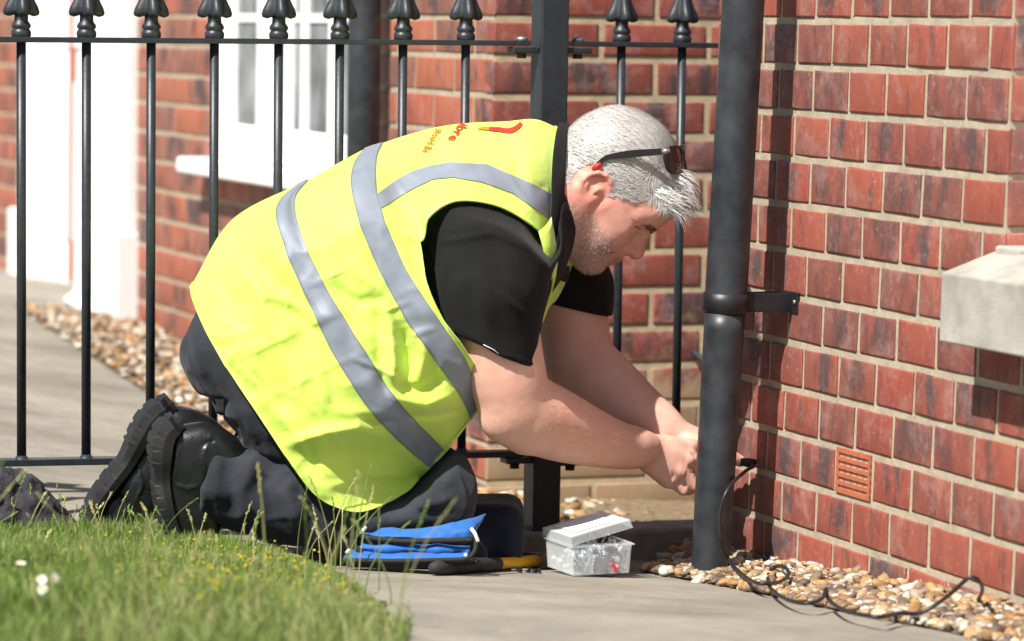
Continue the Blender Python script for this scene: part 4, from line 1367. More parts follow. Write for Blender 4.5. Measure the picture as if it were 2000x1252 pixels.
for pts, w, amp in (([(985, 480), (1005, 560), (1048, 640)], 14, .006), ([(940, 470), (945, 560), (960, 650)], 16, .004), ([(900, 470), (915, 560), (930, 640)], 13, -.004),
                    ([(860, 470), (880, 470), (960, 455), (1045, 490)], 6, .0035), ([(875, 500), (862, 560)], 12, .004), ([(1000, 560), (1050, 650)], 10, -.004),
                    ([(960, 560), (1040, 625), (1056, 640)], 8, .004), ([(900, 640), (970, 690), (1050, 714)], 4, .0022)):
    dsp += amp * ridge_line(pj, pts, w) * near
dsp += .0022 * vnoise(Ws * 26, 5)
Ws = Ws + ns_ * dsp[:, None]
shirt = mesh_obj('shirt', Ws, Fs, MAT['shirt'], person)
# collar band round the neck
cpx = [(1112, 243, -.030), (1106, 262, .010), (1103, 300, .045), (1101, 350, .074), (1097, 410, .090), (1090, 470, .092), (1094, 510, .070), (1110, 522, .02)]
inn = np.array([M(*[np.float64(t) for t in c]) for c in cpx]); 
opx = [(1092, 243, -.030), (1086, 262, .020), (1080, 300, .062), (1077, 350, .094), (1076, 410, .112), (1070, 480, .116), (1080, 535, .088), (1104, 552, .03)]
outc = np.array([M(*[np.float64(t) for t in c]) for c in opx])
ci = catmull(inn, 60); co_ = catmull(outc, 60)
ridge = 0.5 * (ci + co_) + EB * .010
rows_ = []
for w in np.linspace(0, 1, 9):
    rows_.append((1 - w) ** 2 * ci + 2 * w * (1 - w) * ridge + w * w * co_)
Vc = np.concatenate(rows_)
o = mesh_obj('collar', Vc, grid_faces(9, 60).copy(), MAT['shirt'], shirt)
sd = o.modifiers.new('thick', 'SOLIDIFY'); sd.thickness = .003
# piece of white thread on the sleeve hem
tp = [(944, 673), (958, 680), (964, 683), (974, 691)]
_ps = project(Ws); _ds = (Ws - CAM) @ _fw
th = []
for x, y in tp:
    k = np.argsort(np.hypot(_ps[:, 0] - x, _ps[:, 1] - y))[:12]; k = k[_ds[k] < _ds[k].min() + .02]
    r_ = ray(np.float64(x), np.float64(y)); th.append(CAM + r_ * (_ds[k].mean() - .0016) / (r_ @ _fw))
tube_obj('loose_thread', np.array(th), .0006, MAT['white'], shirt, 6)

# ---------------------------------------------------------------- trousers
tr = Field(axis((-0.36, 0.22, .0055)), axis((-.30, .31, .0055)), axis((-.02, .48, .0050)))
tr.ell(m(506, 642, .072), (.100, .100, .110), .05); tr.ell(m(508, 642, -.072), (.096, .096, .110), .05)
tr.chain([m(480, 690, .09), m(570, 770, .10), m(838, 955, .14)], [.085, .098, .070], .04)
tr.chain([m(480, 690, -.09), m(560, 780, -.09), m(800, 965, -.08)], [.085, .100, .070], .04)
tr.chain([m(842, 968, .15), m(700, 1010, .145), m(560, 985, .135), m(395, 938, .125)], [.066, .064, .062, .057], .02)
tr.chain([m(800, 975, -.08), m(640, 1000, -.08), m(500, 945, -.09), m(415, 905, -.095)], [.066, .060, .055, .050], .02)
tr.ell(m(850, 965, .15), (.048, .062, .066), .03)
tr.cone(m(425, 700, .06), m(440, 745, .08), .040, .030, .04)
# cuffs
cA = m(400, 940, .125); dA = cA - m(560, 985, .135); dA /= np.linalg.norm(dA)
tr.cut(lambda x, y, z: np.where(y > .03, plane_cut(cA, dA)(x, y, z), 1.0), (-.36, .03, -.02), (-.1, .31, .30), .004)
cB = m(428, 905, -.095); dB = cB - m(500, 945, -.09); dB /= np.linalg.norm(dB)
tr.cut(lambda x, y, z: np.where((y < .0) & (z < .26), plane_cut(cB, dB)(x, y, z), 1.0), (-.36, -.3, -.02), (-.1, .0, .26), .004)
Vt, Ft = tr.mesh(); Vt = relax(Vt, Ft, 2, .5)
Wt = from_abz(Vt); nt_ = vert_normals(Wt, Ft); pj = project(Wt)
near = sm(Vt[:, 1], .02, .06); far = 1 - near
dsp = np.zeros(len(Wt))
for pts, w, amp in (([(505, 880), (490, 915), (470, 960), (480, 1010)], 13, .011), ([(540, 900), (520, 940), (535, 1000), (575, 1050)], 13, -.010), ([(585, 920), (560, 960), (580, 1020), (620, 1060)], 14, .010),
                    ([(440, 900), (455, 960), (450, 1010)], 12, -.006), ([(620, 960), (610, 1000), (640, 1060)], 12, -.007), ([(500, 875), (560, 895), (640, 960)], 12, .008),
                    ([(800, 990), (850, 985), (890, 965)], 9, .006), ([(760, 1005), (820, 1000), (890, 1000)], 8, -.006), ([(830, 905), (870, 930), (895, 960)], 10, .004),
                    ([(400, 900), (400, 1000)], 4, .003), ([(680, 1010), (740, 1040)], 12, .006)):
    dsp += amp * ridge_line(pj, pts, w) * near
for pts, w, amp in (([(470, 858), (480, 880)], 10, .006), ([(500, 862), (520, 885)], 10, -.006), ([(385, 640), (400, 740)], 12, .004), ([(420, 600), (432, 700), (470, 770)], 14, -.006)):
    dsp += amp * ridge_line(pj, pts, w)
dsp += .005 * vnoise(Wt * 16, 8) + .0028 * vnoise(Wt * 42, 9) + .004 * np.clip(1 - np.abs(vnoise(Wt * np.array([30, 30, 12]), 10)) * 2.4, 0, 1) ** 2
Wt = Wt + nt_ * dsp[:, None]
trousers = mesh_obj('trousers', Wt, Ft, MAT['trousers'], person)

# ---------------------------------------------------------------- boots
def boot(name_px, off, upper, sole, tag_, width=.046):
    fld_pts = [(m(x, y, o_), r) for (x, y, o_, r) in upper]
    P_ = np.array([p for p, r in fld_pts])
    lo = P_.min(0) - .08; hi = P_.max(0) + .08
    fl = Field(axis((lo[0], hi[0], .0032)), axis((lo[1], hi[1], .0038)), axis((lo[2], hi[2], .0032)))
    for i in range(len(fld_pts) - 1):
        fl.cone(fld_pts[i][0], fld_pts[i + 1][0], fld_pts[i][1], fld_pts[i + 1][1], .02)
    V, Fq = fl.mesh(); V = relax(V, Fq, 2, .5)
    # squash sideways to a boot's width
    c = off
    V[:, 1] = c + np.tanh((V[:, 1] - c) / (width * 1.05)) * width * 1.05
    W = from_abz(V); n_ = vert_normals(W, Fq); pj_ = project(W)
    d = np.zeros(len(W))
    for pts, w, amp in tag_:
        d += amp * ridge_line(pj_, pts, w)
    d += .0012 * vnoise(W * 40, 4)
    o = mesh_obj('boot', W + n_ * d[:, None], Fq, MAT['leather'], person)
    # sole: swept slab with lugs
    NS = 150
    ctr = catmull([M(np.float64(x), np.float64(y), np.float64(off)) for x, y in sole], NS)
    tg = np.gradient(ctr, axis=0); tg /= np.linalg.norm(tg, axis=1)[:, None]
    nout = np.cross(tg, EB); nout /= np.linalg.norm(nout, axis=1)[:, None]
    mid = ctr.mean(0); up_c = W.mean(0)
    if np.mean(np.sum(nout * (ctr - up_c), 1)) < 0: nout = -nout
    s = np.linspace(0, 1, NS)
    wd = width * (0.80 + 0.20 * np.sin(np.pi * np.clip(s * 1.15, 0, 1)) - 0.16 * np.exp(-((s - .45) / .12) ** 2))
    wd *= np.clip(np.minimum(s / .06, (1 - s) / .08), .45, 1) ** .5
    thk = .0135 + .005 * np.exp(-((s - .18) / .2) ** 2)
    V = []
    lug = np.where((np.arange(NS) % 12 < 9) & ((s < .34) | (s > .46)), 1.0, .86)
    for i in range(NS):
        for (a, b_) in ((-1, -.4), (-1.06, .25), (-.98, lug[i]), (.98, lug[i]), (1.06, .25), (1, -.4)):
            V.append(ctr[i] + EB * wd[i] * a + nout[i] * thk[i] * 1.25 * b_)
    Fc = [(i * 6 + j, i * 6 + (j + 1) % 6, i * 6 + 6 + (j + 1) % 6, i * 6 + 6 + j) for i in range(NS - 1) for j in range(6)] + [tuple(range(6))[::-1], tuple(range((NS - 1) * 6, NS * 6))]
    so = mesh_obj('sole', V, Fc, MAT['sole'], o, smooth=False)
    return o
bt1 = boot('near', .125, [(425, 905, .125, .048), (398, 893, .125, .050), (372, 893, .125, .046), (368, 945, .125, .047), (372, 1000, .125, .045), (385, 1050, .125, .036)],
           [(352, 824), (326, 850), (318, 895), (319, 950), (328, 1000), (344, 1042), (366, 1068)],
           [([(412, 850), (398, 890), (396, 945)], 4, .003), ([(340, 945), (365, 955), (388, 948)], 3, .0025), ([(395, 870), (420, 858)], 5, -.004), ([(350, 850), (345, 900), (338, 940)], 5, .004)])
bt2 = boot('far', -.095, [(420, 890, -.095, .044), (378, 868, -.095, .047), (345, 850, -.095, .044), (318, 905, -.095, .049), (280, 955, -.095, .046), (235, 1010, -.095, .040), (215, 1035, -.095, .034)],
           [(338, 788), (300, 818), (272, 862), (248, 905), (214, 948), (187, 990), (176, 1030), (186, 1062)],
           [([(270, 890), (300, 880), (330, 850)], 4, .003), ([(268, 905), (278, 950), (262, 985)], 3, .003), ([(205, 975), (225, 965), (250, 990)], 5, -.004), ([(290, 870), (310, 865)], 3, .003)])
tube_obj('pull_loop', catmull([P(421, 862, 5.40), P(426, 856, 5.39), P(434, 854, 5.38), P(438, 860, 5.385), P(432, 868, 5.40)], 16), .0016, MAT['leather'], bt2, 6)
# ================================================================== HIGH VISIBILITY VEST
def hivis_mat():
    m, nt, b = new_mat('fluorescent_yellow_cloth')
    pos = world_pos(nt)
    n = noise(nt, 9, 4, 0.6, pos, 0.6); n2 = noise(nt, 1300, 2, 0.5, pos); n3 = noise(nt, 34, 4, 0.55, pos, 0.8)
    r = ramp(nt, n.outputs[0], [(0.3, (.70, .94, .14)), (0.7, (.78, .99, .19))])
    nt.links.new(r.outputs[0], b.inputs['Base Color'])
    b.inputs['Roughness'].default_value = 0.6; b.inputs['Specular IOR Level'].default_value = 0.25
    b.inputs['Sheen Weight'].default_value = 0.7; b.inputs['Sheen Roughness'].default_value = 0.4
    dv = N(nt, 'ShaderNodeVectorMath', operation='ADD'); nt.links.new(pos, dv.inputs[0])
    sc_v = N(nt, 'ShaderNodeVectorMath', operation='SCALE'); nt.links.new(n3.outputs[1], sc_v.inputs[0]); sc_v.inputs['Scale'].default_value = 0.06
    nt.links.new(sc_v.outputs[0], dv.inputs[1])
    vo = N(nt, 'ShaderNodeTexVoronoi', feature='DISTANCE_TO_EDGE'); vo.inputs['Scale'].default_value = 11; nt.links.new(dv.outputs[0], vo.inputs['Vector'])
    cr = ramp(nt, vo.outputs[0], [(0.0, 1.0), (0.10, 0.25), (0.35, 0.0)])
    p0 = bump(nt, b, cr.outputs[0], 0.06, 0.003)
    p1 = bump(nt, b, n3.outputs[0], 0.30, 0.006, p0)
    bump(nt, b, n2.outputs[0], 0.15, 0.0008, p1)
    t = N(nt, 'ShaderNodeBsdfTranslucent'); nt.links.new(r.outputs[0], t.inputs[0])
    ms = N(nt, 'ShaderNodeMixShader'); ms.inputs[0].default_value = 0.22
    nt.links.new(b.outputs[0], ms.inputs[1]); nt.links.new(t.outputs[0], ms.inputs[2])
    nt.links.new(ms.outputs[0], nt.nodes['Material Output'].inputs[0])
    return m
MAT['hivis'] = hivis_mat()
MAT['binding'] = simple('yellow_binding', (.66, .88, .16), 0.6, 0.06, 30, 0.2, 700, 0.001)
MAT['band'] = simple('grey_reflective_tape', (.215, .245, .295), 0.5, 0.10, 30, 0.2, 900, 0.0008, spec=0.6)
MAT['stitch'] = simple('dark_stitching', (.12, .16, .08), 0.8, 0.2, 300, 0.0)
MAT['print_red'] = simple('red_print', (.62, .035, .02), 0.55, 0.06, 50, 0.05, 600, 0.0005)
MAT['print_rust'] = simple('rust_print', (.45, .09, .015), 0.55, 0.06, 50, 0.05, 600, 0.0005)
MAT['print_orange'] = simple('orange_print', (.80, .25, .01), 0.55, 0.06, 50, 0.05, 600, 0.0005)

# stations from the hem (0) to the neck (12): pixels from the spine line to the armhole split, then on to the front edge
UP = [[(372, 560), (378, 588), (402, 645), (440, 715)],
      [(452, 430), (428, 475), (436, 545), (492, 628)],
      [(585, 359), (548, 392), (540, 430), (562, 505)],
      [(604, 350), (578, 385), (580, 430), (602, 492)],
      [(665, 316), (632, 350), (630, 410), (655, 475)],
      [(712, 291), (690, 325), (686, 370), (702, 440)],
      [(748, 279), (736, 310), (735, 370), (752, 435)],
      [(800, 262), (782, 310), (786, 390), (821, 472)],
      [(860, 247), (842, 300), (836, 368), (838, 426)],
      [(920, 240), (905, 290), (895, 345), (890, 394)],
      [(990, 237), (982, 290), (975, 350), (968, 402)],
      [(1045, 233), (1040, 300), (1036, 370), (1035, 438)],
      [(1088, 249), (1084, 310), (1080, 390), (1076, 478)]]
LW = [[(440, 715), (500, 805), (556, 888), (612, 962), (660, 992), (705, 1000), (752, 984), (800, 957)],
      [(492, 628), (548, 725), (606, 810), (664, 880), (716, 918), (760, 938), (790, 946), (822, 931)],
      [(562, 505), (605, 595), (650, 690), (700, 770), (738, 820), (775, 858), (808, 888), (840, 913)],
      [(602, 492), (642, 572), (690, 650), (742, 732), (780, 785), (812, 822), (842, 852), (871, 882)],
      [(655, 475), (698, 555), (746, 640), (800, 722), (836, 768), (862, 797), (884, 820), (902, 842)],
      [(702, 440), (736, 520), (785, 612), (838, 688), (872, 735), (895, 768), (909, 795), (918, 820)],
      [(752, 435), (790, 520), (838, 597), (882, 660), (908, 700), (922, 735), (930, 768), (935, 797)],
      [(821, 472), (836, 560), (868, 628), (898, 668), (918, 698), (936, 722), (950, 745), (962, 765)]]
WID = [.225, .232, .236, .236, .238, .240, .242, .245, .236, .222, .200, .165, .105]
PHU = [-14, 16, 40, 60]
NU1, NU2 = 13, 22
ctrl_u, ctrl_l = [], []
for k in range(13):
    q = np.array(UP[k], float)
    off = np.array([WID[k] * math.sin(math.radians(p_)) for p_ in PHU])
    if k == 12: off = np.array([-.035, .045, .088, .118])
    if k == 11: off = np.array([-.030, .075, .125, .160])
    ctrl_u.append(catmull(np.c_[q, off * 1000], NU1))
for k in range(8):
    q = np.array(LW[k], float); n = len(q)
    ph = np.linspace(60, 146, n)
    off = WID[k] * np.sin(np.radians(ph))
    if k == 0: off = off + np.array([0, .004, .006, .012, .022, .030, .030, .022])
    if k == 1: off = off + np.array([0, .006, .014, .006, -.030, -.048, -.040, -.015])
    if k == 2: off = off + np.array([0, .004, .014, .018, .010, -.010, -.020, 0])
    if k == 3: off = off + np.array([0, .002, .010, .016, .016, .004, -.012, 0])
    if k == 4: off = off + np.array([0, 0, -.004, .004, .012, .012, -.004, 0])
    ctrl_l.append(catmull(np.c_[q, off * 1000], NU2))
CU = np.array(ctrl_u)                       # 13 x NU1 x 3   (px, py, off mm)
CL = np.array(ctrl_l)                       # 8 x NU2 x 3
def cr_eval(C, t):
    """Catmull-Rom along axis 0 at float positions t"""
    n = len(C); i = np.clip(np.floor(t).astype(int), 0, n - 2); f = (t - i)
    g = lambda k: C[np.clip(k, 0, n - 1)]
    p0 = np.where((i == 0)[:, None, None], 2 * g(i) - g(i + 1), g(i - 1)); p1 = g(i); p2 = g(i + 1)
    p3 = np.where((i == n - 2)[:, None, None], 2 * g(i + 1) - g(i), g(i + 2))
    f = f[:, None, None]
    return 0.5 * ((2 * p1) + (-p0 + p2) * f + (2 * p0 - 5 * p1 + 4 * p2 - p3) * f ** 2 + (-p0 + 3 * p1 - 3 * p2 + p3) * f ** 3)
def lin_u(G_, u):
    n = G_.shape[1]; x = np.clip(u, 0, 1) * (n - 1); i = np.clip(np.floor(x).astype(int), 0, n - 2); f = (x - i)[None, :, None]
    p1, p2 = G_[:, i], G_[:, i + 1]
    p0 = G_[:, np.clip(i - 1, 0, n - 1)]; p3 = G_[:, np.clip(i + 2, 0, n - 1)]
    return 0.5 * ((2 * p1) + (-p0 + p2) * f + (2 * p0 - 5 * p1 + 4 * p2 - p3) * f ** 2 + (-p0 + 3 * p1 - 3 * p2 + p3) * f ** 3)

FOLDS = [  # pixel polylines, width px, amplitude m (towards the outside)
    ([(395, 640), (430, 660), (470, 655)], 12, .006), ([(400, 700), (470, 690), (560, 650), (660, 600)], 16, .0045),
    ([(440, 716), (540, 668), (640, 620), (745, 575)], 5, .0016), ([(520, 780), (640, 720), (760, 668)], 5, .0014),
    ([(520, 540), (560, 640), (600, 740), (640, 830)], 6, .0016), ([(610, 640), (625, 720), (640, 790)], 14, .006),
    ([(520, 588), (570, 612), (625, 648)], 12, -.006), ([(500, 572), (560, 586), (615, 622)], 12, .007),
    ([(450, 720), (490, 760), (515, 765)], 12, -.006), ([(520, 790), (545, 800), (565, 790)], 11, -.004),
    ([(690, 520), (740, 560), (760, 600)], 14, .006), ([(650, 560), (700, 590), (750, 580)], 10, -.006),
    ([(755, 600), (765, 650), (770, 700), (768, 760)], 11, .014), ([(785, 640), (800, 690), (795, 745)], 13, -.016),
    ([(735, 620), (740, 680), (745, 740), (760, 780)], 10, -.010), ([(820, 660), (830, 700), (815, 740)], 12, .010),
    ([(835, 700), (850, 740), (840, 770)], 12, -.008), ([(760, 775), (830, 795), (890, 770)], 12, .012), ([(770, 752), (820, 762), (870, 735)], 11, -.010),
    ([(800, 812), (850, 812), (900, 800)], 7, -.012), ([(640, 800), (700, 815), (760, 812)], 18, .010), ([(570, 865), (640, 845), (700, 838), (760, 850)], 13, .020),
    ([(600, 900), (680, 880), (760, 885)], 22, -.018), ([(650, 950), (720, 928), (790, 930)], 9, .008), ([(700, 815), (735, 822), (775, 822)], 7, -.010),
    ([(560, 880), (610, 940), (650, 975)], 14, .006), ([(690, 640), (705, 690), (720, 720)], 10, .005), ([(690, 700), (740, 720), (790, 745)], 5, .004),
    ([(500, 430), (540, 470), (560, 520)], 16, .005), ([(430, 500), (500, 520), (540, 560)], 18, -.005), ([(470, 470), (500, 560), (520, 640)], 18, .005),
    ([(640, 430), (690, 470), (720, 520)], 14, .005), ([(610, 420), (650, 470), (680, 540)], 9, -.004), ([(600, 380), (640, 390), (690, 380)], 12, .004),
    ([(780, 480), (800, 530), (840, 590)], 8, .004), ([(770, 420), (800, 480), (830, 560)], 9, -.004), ([(760, 400), (790, 400), (830, 395)], 10, .003),
    ([(960, 260), (1000, 290), (1020, 350)], 14, -.006), ([(1000, 270), (1030, 320), (1040, 370)], 12, .005), ([(1015, 250), (1000, 300), (990, 340)], 9, .004),
    ([(1030, 350), (1050, 370), (1070, 365)], 9, -.005), ([(880, 370), (930, 375), (980, 395)], 7, .003), ([(405, 560), (440, 600), (450, 660)], 15, .005), ([(385, 520), (420, 540), (470, 600)], 10, -.005),
    ([(420, 470), (500, 560), (560, 690), (600, 800)], 26, .008), ([(470, 440), (560, 560), (620, 700), (650, 780)], 22, -.006), ([(640, 400), (690, 520), (740, 640), (790, 720)], 20, .006), ([(660, 480), (700, 560), (730, 640)], 14, -.005), ([(560, 800), (620, 860), (640, 940)], 18, .008), ([(480, 720), (560, 830), (600, 900)], 16, .007), ([(455, 690), (545, 790)], 7, -.004),
    ([(840, 640), (870, 690), (900, 740)], 9, .003), ([(570, 480), (640, 455)], 4, .002), ([(600, 560), (690, 520)], 4, .0025), ([(735, 420), (760, 415)], 4, .002), ([(800, 590), (740, 612)], 4, .003), ([(850, 640), (800, 655)], 5, .003)]
def vest_eval(part, t, u):
    G_ = cr_eval(CU if part == 'u' else CL, np.asarray(t, float))
    Q = lin_u(G_, np.asarray(u, float))
    px, py, off = Q[..., 0], Q[..., 1], Q[..., 2] / 1000
    flat = np.stack([px.ravel(), py.ravel()], 1)
    d = np.zeros(len(flat))
    for pts, w, amp in FOLDS:
        pa = np.array(pts)
        bb = (flat[:, 0] > pa[:, 0].min() - 3 * w) & (flat[:, 0] < pa[:, 0].max() + 3 * w) & (flat[:, 1] > pa[:, 1].min() - 3 * w) & (flat[:, 1] < pa[:, 1].max() + 3 * w)
        if bb.any(): d[bb] += amp * ridge_line(flat[bb], pts, w)
    d += .0050 * vnoise(np.c_[(flat @ np.array([[.86, .5], [-.5, .86]])) / np.array([42, 120]), np.zeros(len(flat))], 2) + .0014 * vnoise(np.c_[flat / 30, np.ones(len(flat))], 3)
    rn = 1 - np.abs(vnoise(np.c_[flat / 46 + 3.3, np.full(len(flat), .5)], 7)) * 2.2
    rn2 = 1 - np.abs(vnoise(np.c_[(flat @ np.array([[.8, .6], [-.6, .8]])) / np.array([30, 75]), np.full(len(flat), 2.5)], 8)) * 2.2
    d += .0012 * np.clip(rn, 0, 1) ** 2 + .0026 * np.clip(rn2, 0, 1) ** 2
    W = M(px, py, off + d.reshape(px.shape))
    return W, np.stack([px, py], -1)

vest_root = empty('vest', from_abz(np.array([[0.0, 0, 0.4]]))[0]); vest_root.parent = person; vest_root.matrix_parent_inverse = person.matrix_world.inverted()
NT1, NT2 = 150, 190
tu = np.linspace(0, 12, NT1); uu = np.linspace(0, 1, 64)
tl = np.linspace(0, 7, NT2); ul_ = np.linspace(0, 1, 150)
t_all = np.unique(np.r_[tl, np.linspace(7, 12, 110)])
Wu, Pu = vest_eval('u', t_all, uu)
Wl, Pl = vest_eval('l', tl, ul_)
# near side: one sheet (upper rows joined with lower rows through the shared split column)
nu_, nl_ = len(uu), len(ul_)
V = np.concatenate([Wu.reshape(-1, 3), Wl[:, 1:].reshape(-1, 3)])
Fu = grid_faces(len(t_all), nu_)
nlow = len(tl)
offl = len(t_all) * nu_
idx = np.zeros((nlow, nl_), int)
idx[:, 0] = np.arange(nlow) * nu_ + nu_ - 1
idx[:, 1:] = offl + np.arange(nlow * (nl_ - 1)).reshape(nlow, nl_ - 1)
Fl = np.stack([idx[:-1, :-1], idx[:-1, 1:], idx[1:, 1:], idx[1:, :-1]], -1).reshape(-1, 4)
# far side: the sheet goes on over the back and down behind
nfar = 30
sfar = np.linspace(0, 1, nfar + 1)[1:]
Sx = Wu[:, 0]                                              # spine line
sp_abz = to_abz(Sx)
tt = t_all
low = np.where(tt <= 7, 1.0, np.clip(1 - (tt - 7) / 5 * .55, .4, 1))
hang = np.interp(tt, [0, 1, 3, 6, 7, 8, 12], [.30, .36, .38, .36, .20, .14, .12])
far_w = np.interp(tt, [0, 3, 7, 10, 11, 12], [.19, .205, .215, .18, .13, .075])
fwdf = np.interp(tt, [0, 3, 7, 12], [.20, .16, .08, .0])
FV = []
for s in sfar:
    ph = s * math.pi * 0.62
    a = sp_abz[:, 0] + fwdf * s * 1.0 + .02 * s
    bb_ = sp_abz[:, 1] - far_w * np.sin(ph)
    zz = sp_abz[:, 2] - hang * (1 - np.cos(ph)) / (1 - math.cos(math.pi * .62))
    FV.append(from_abz(np.stack([a, bb_, zz], -1)))
FV = np.stack(FV, 1)
offf = len(V)
V = np.concatenate([V, FV.reshape(-1, 3)])
idf = np.zeros((len(t_all), nfar + 1), int)
idf[:, 0] = np.arange(len(t_all)) * nu_
idf[:, 1:] = offf + np.arange(len(t_all) * nfar).reshape(len(t_all), nfar)
Ff = np.stack([idf[:-1, 1:], idf[:-1, :-1], idf[1:, :-1], idf[1:, 1:]], -1).reshape(-1, 4)
Fall = np.concatenate([Fu, Fl, Ff])
vest = mesh_obj('cloth', V, Fall.copy(), MAT['hivis'], vest_root)
# make normals face outwards
nn = vert_normals(V, Fall)
if np.mean(nn[:len(Wu.reshape(-1, 3))] @ (EB * 0.6 + np.array([0, 0, .8]))) < 0:
    vest.data.flip_normals(); SGN = -1.0
else: SGN = 1.0
sd = vest.modifiers.new('thick', 'SOLIDIFY'); sd.thickness = .0014; sd.offset = -1

def patch(name, part, t, u, mat, lift=.0016, parent=vest_root, solid=.0008):
    W, _p = vest_eval(part, t, u)
    Fq = grid_faces(len(t), len(u)); Vp = W.reshape(-1, 3)
    n_ = vert_normals(Vp, Fq) * SGN
    o = mesh_obj(name, Vp + n_ * lift, Fq.copy(), mat, parent)
    if SGN < 0: o.data.flip_normals()
    return o
def patch2(name, t, mat, lift=.0016, u0=0.0, u1=1.0):
    """band right across: upper and lower sheets in one mesh"""
    ua = np.linspace(u0, 1, 30); ub = np.linspace(0, u1, 90)
    Wa, _ = vest_eval('u', t, ua); Wb_, _ = vest_eval('l', t, ub)
    W = np.concatenate([Wa, Wb_[:, 1:]], 1)
    Fq = grid_faces(W.shape[0], W.shape[1]); Vp = W.reshape(-1, 3)
    n_ = vert_normals(Vp, Fq) * SGN
    o = mesh_obj(name, Vp + n_ * lift, Fq.copy(), mat, vest_root)
    if SGN < 0: o.data.flip_normals()
    return o
patch2('reflective_band', np.linspace(2, 3, 16), MAT['band'])
patch2('reflective_band', np.linspace(5, 6, 16), MAT['band'])
for t0 in (2.03, 2.97, 5.03, 5.97):
    patch2('seam', np.linspace(t0 - .008, t0 + .008, 3), MAT['stitch'], .0021)
patch2('hem_binding', np.linspace(0, .075, 5), MAT['binding'], .0016)
# front edge binding and armhole binding
patch('edge_binding', 'l', np.linspace(0, 6.2, 60), np.linspace(.982, 1, 4), MAT['binding'])
patch('armhole_binding', 'u', np.linspace(7.0, 12, 70), np.linspace(.965, 1, 4), MAT['binding'])
patch('armhole_binding', 'l', np.linspace(6.93, 7, 4), np.linspace(0, .8, 50), MAT['binding'])
patch('neck_binding', 'u', np.linspace(11.86, 12, 5), np.linspace(0, 1, 40), MAT['binding'], .002)
# band over the shoulder: edges given in pixels
tb = np.linspace(5.98, 12, 70)
Wd, Pd = vest_eval('u', tb, np.linspace(0, 1, 80))
e_top = [(735, 381), (768, 356), (800, 338), (840, 325), (880, 318), (950, 322), (1000, 343), (1040, 360), (1080, 382)]
e_bot = [(740, 410), (775, 388), (810, 368), (845, 352), (885, 348), (940, 357), (1000, 378), (1035, 402), (1078, 432)]
uu_f = np.linspace(0, 1, 80)
def inv_u(edge):
    e = np.array(edge, float); out = []
    for i in range(len(tb)):
        dy = Pd[i, :, 1] - np.interp(Pd[i, :, 0], e[:, 0], e[:, 1])
        j = np.argmax(dy > 0)
        if j == 0: out.append(0.5); continue
        f = dy[j - 1] / (dy[j - 1] - dy[j] + 1e-9)
        out.append(uu_f[j - 1] + f * (uu_f[1] - uu_f[0]))
    return np.array(out)
u_t, u_b = inv_u(e_top), inv_u(e_bot)
rowsW = []
for i in range(len(tb)):
    w_, _ = vest_eval('u', tb[i:i + 1], np.linspace(u_t[i], u_b[i], 8)); rowsW.append(w_[0])
rowsW = np.array(rowsW); Fq = grid_faces(len(tb), 8); Vp = rowsW.reshape(-1, 3)
o = mesh_obj('shoulder_band', Vp + vert_normals(Vp, Fq) * SGN * .0018, Fq.copy(), MAT['band'], vest_root)
if SGN < 0: o.data.flip_normals()

# front panels seen between the near arm and the throat
def ribbon(name, left, right, mat, n=24, bow=.012):
    L_ = catmull([M(*[np.float64(t) for t in c]) for c in left], n); R_ = catmull([M(*[np.float64(t) for t in c]) for c in right], n)
    rows_ = [(1 - w) * L_ + w * R_ + EB * bow * math.sin(math.pi * w) for w in np.linspace(0, 1, 7)]
    o = mesh_obj(name, np.concatenate(rows_), grid_faces(7, n).copy(), mat, vest_root)
    s_ = o.modifiers.new('thick', 'SOLIDIFY'); s_.thickness = .0014
    return o
ribbon('front_panel', [(1052, 452, .165), (1062, 490, .165), (1070, 530, .150), (1076, 560, .13), (1040, 660, .09), (975, 770, .09)],
       [(1077, 424, .125), (1086, 470, .130), (1090, 510, .122), (1080, 556, .11), (1062, 625, .07), (1000, 740, .06)], MAT['hivis'])
ribbon('front_panel', [(1098, 505, .03), (1082, 545, .04), (1066, 590, .045), (1056, 622, .045), (1000, 720, .03)],
       [(1122, 505, -.03), (1108, 545, -.02), (1088, 585, -.01), (1062, 614, .02), (1010, 730, .0)], MAT['hivis'])

# print on the back: logo swoosh and lettering, laid on the cloth
def uv_on(px, py):
    """find (t,u) on the upper sheet for pixels by nearest grid point, refined"""
    T = np.linspace(6, 12, 240); U_ = np.linspace(0, .8, 120)
    return T, U_
_T = np.linspace(6, 12, 260); _U = np.linspace(0.0, .8, 160)
_W, _Pp = vest_eval('u', _T, _U)
def lay_px(pts, lift=.0022):
    out = []
    fl = _Pp.reshape(-1, 2); wf = _W.reshape(-1, 3)
    nf = vert_normals(wf, grid_faces(len(_T), len(_U))) * SGN
    for (x, y) in pts:
        d = (fl[:, 0] - x) ** 2 + ((fl[:, 1] - y) * 1.6) ** 2
        k = np.argsort(d)[:4]; w = 1 / (d[k] + .05)
        out.append((wf[k] * w[:, None]).sum(0) / w.sum() + (nf[k] * w[:, None]).sum(0) / w.sum() * lift)
    return np.array(out)
def swoosh(name, centre, widths, mat, n=30):
    c = catmull(np.array(centre, float), n); w = np.interp(np.linspace(0, 1, n), np.linspace(0, 1, len(widths)), widths)
    tg = np.gradient(c, axis=0); tg /= np.linalg.norm(tg, axis=1)[:, None]
    nr_ = np.stack([-tg[:, 1], tg[:, 0]], 1)
    A = lay_px(c + nr_ * w[:, None]); B = lay_px(c - nr_ * w[:, None])
    rows_ = np.stack([A, .5 * (A + B), B], 0)
    return mesh_obj(name, rows_.reshape(-1, 3), grid_faces(3, n).copy(), mat, vest_root)
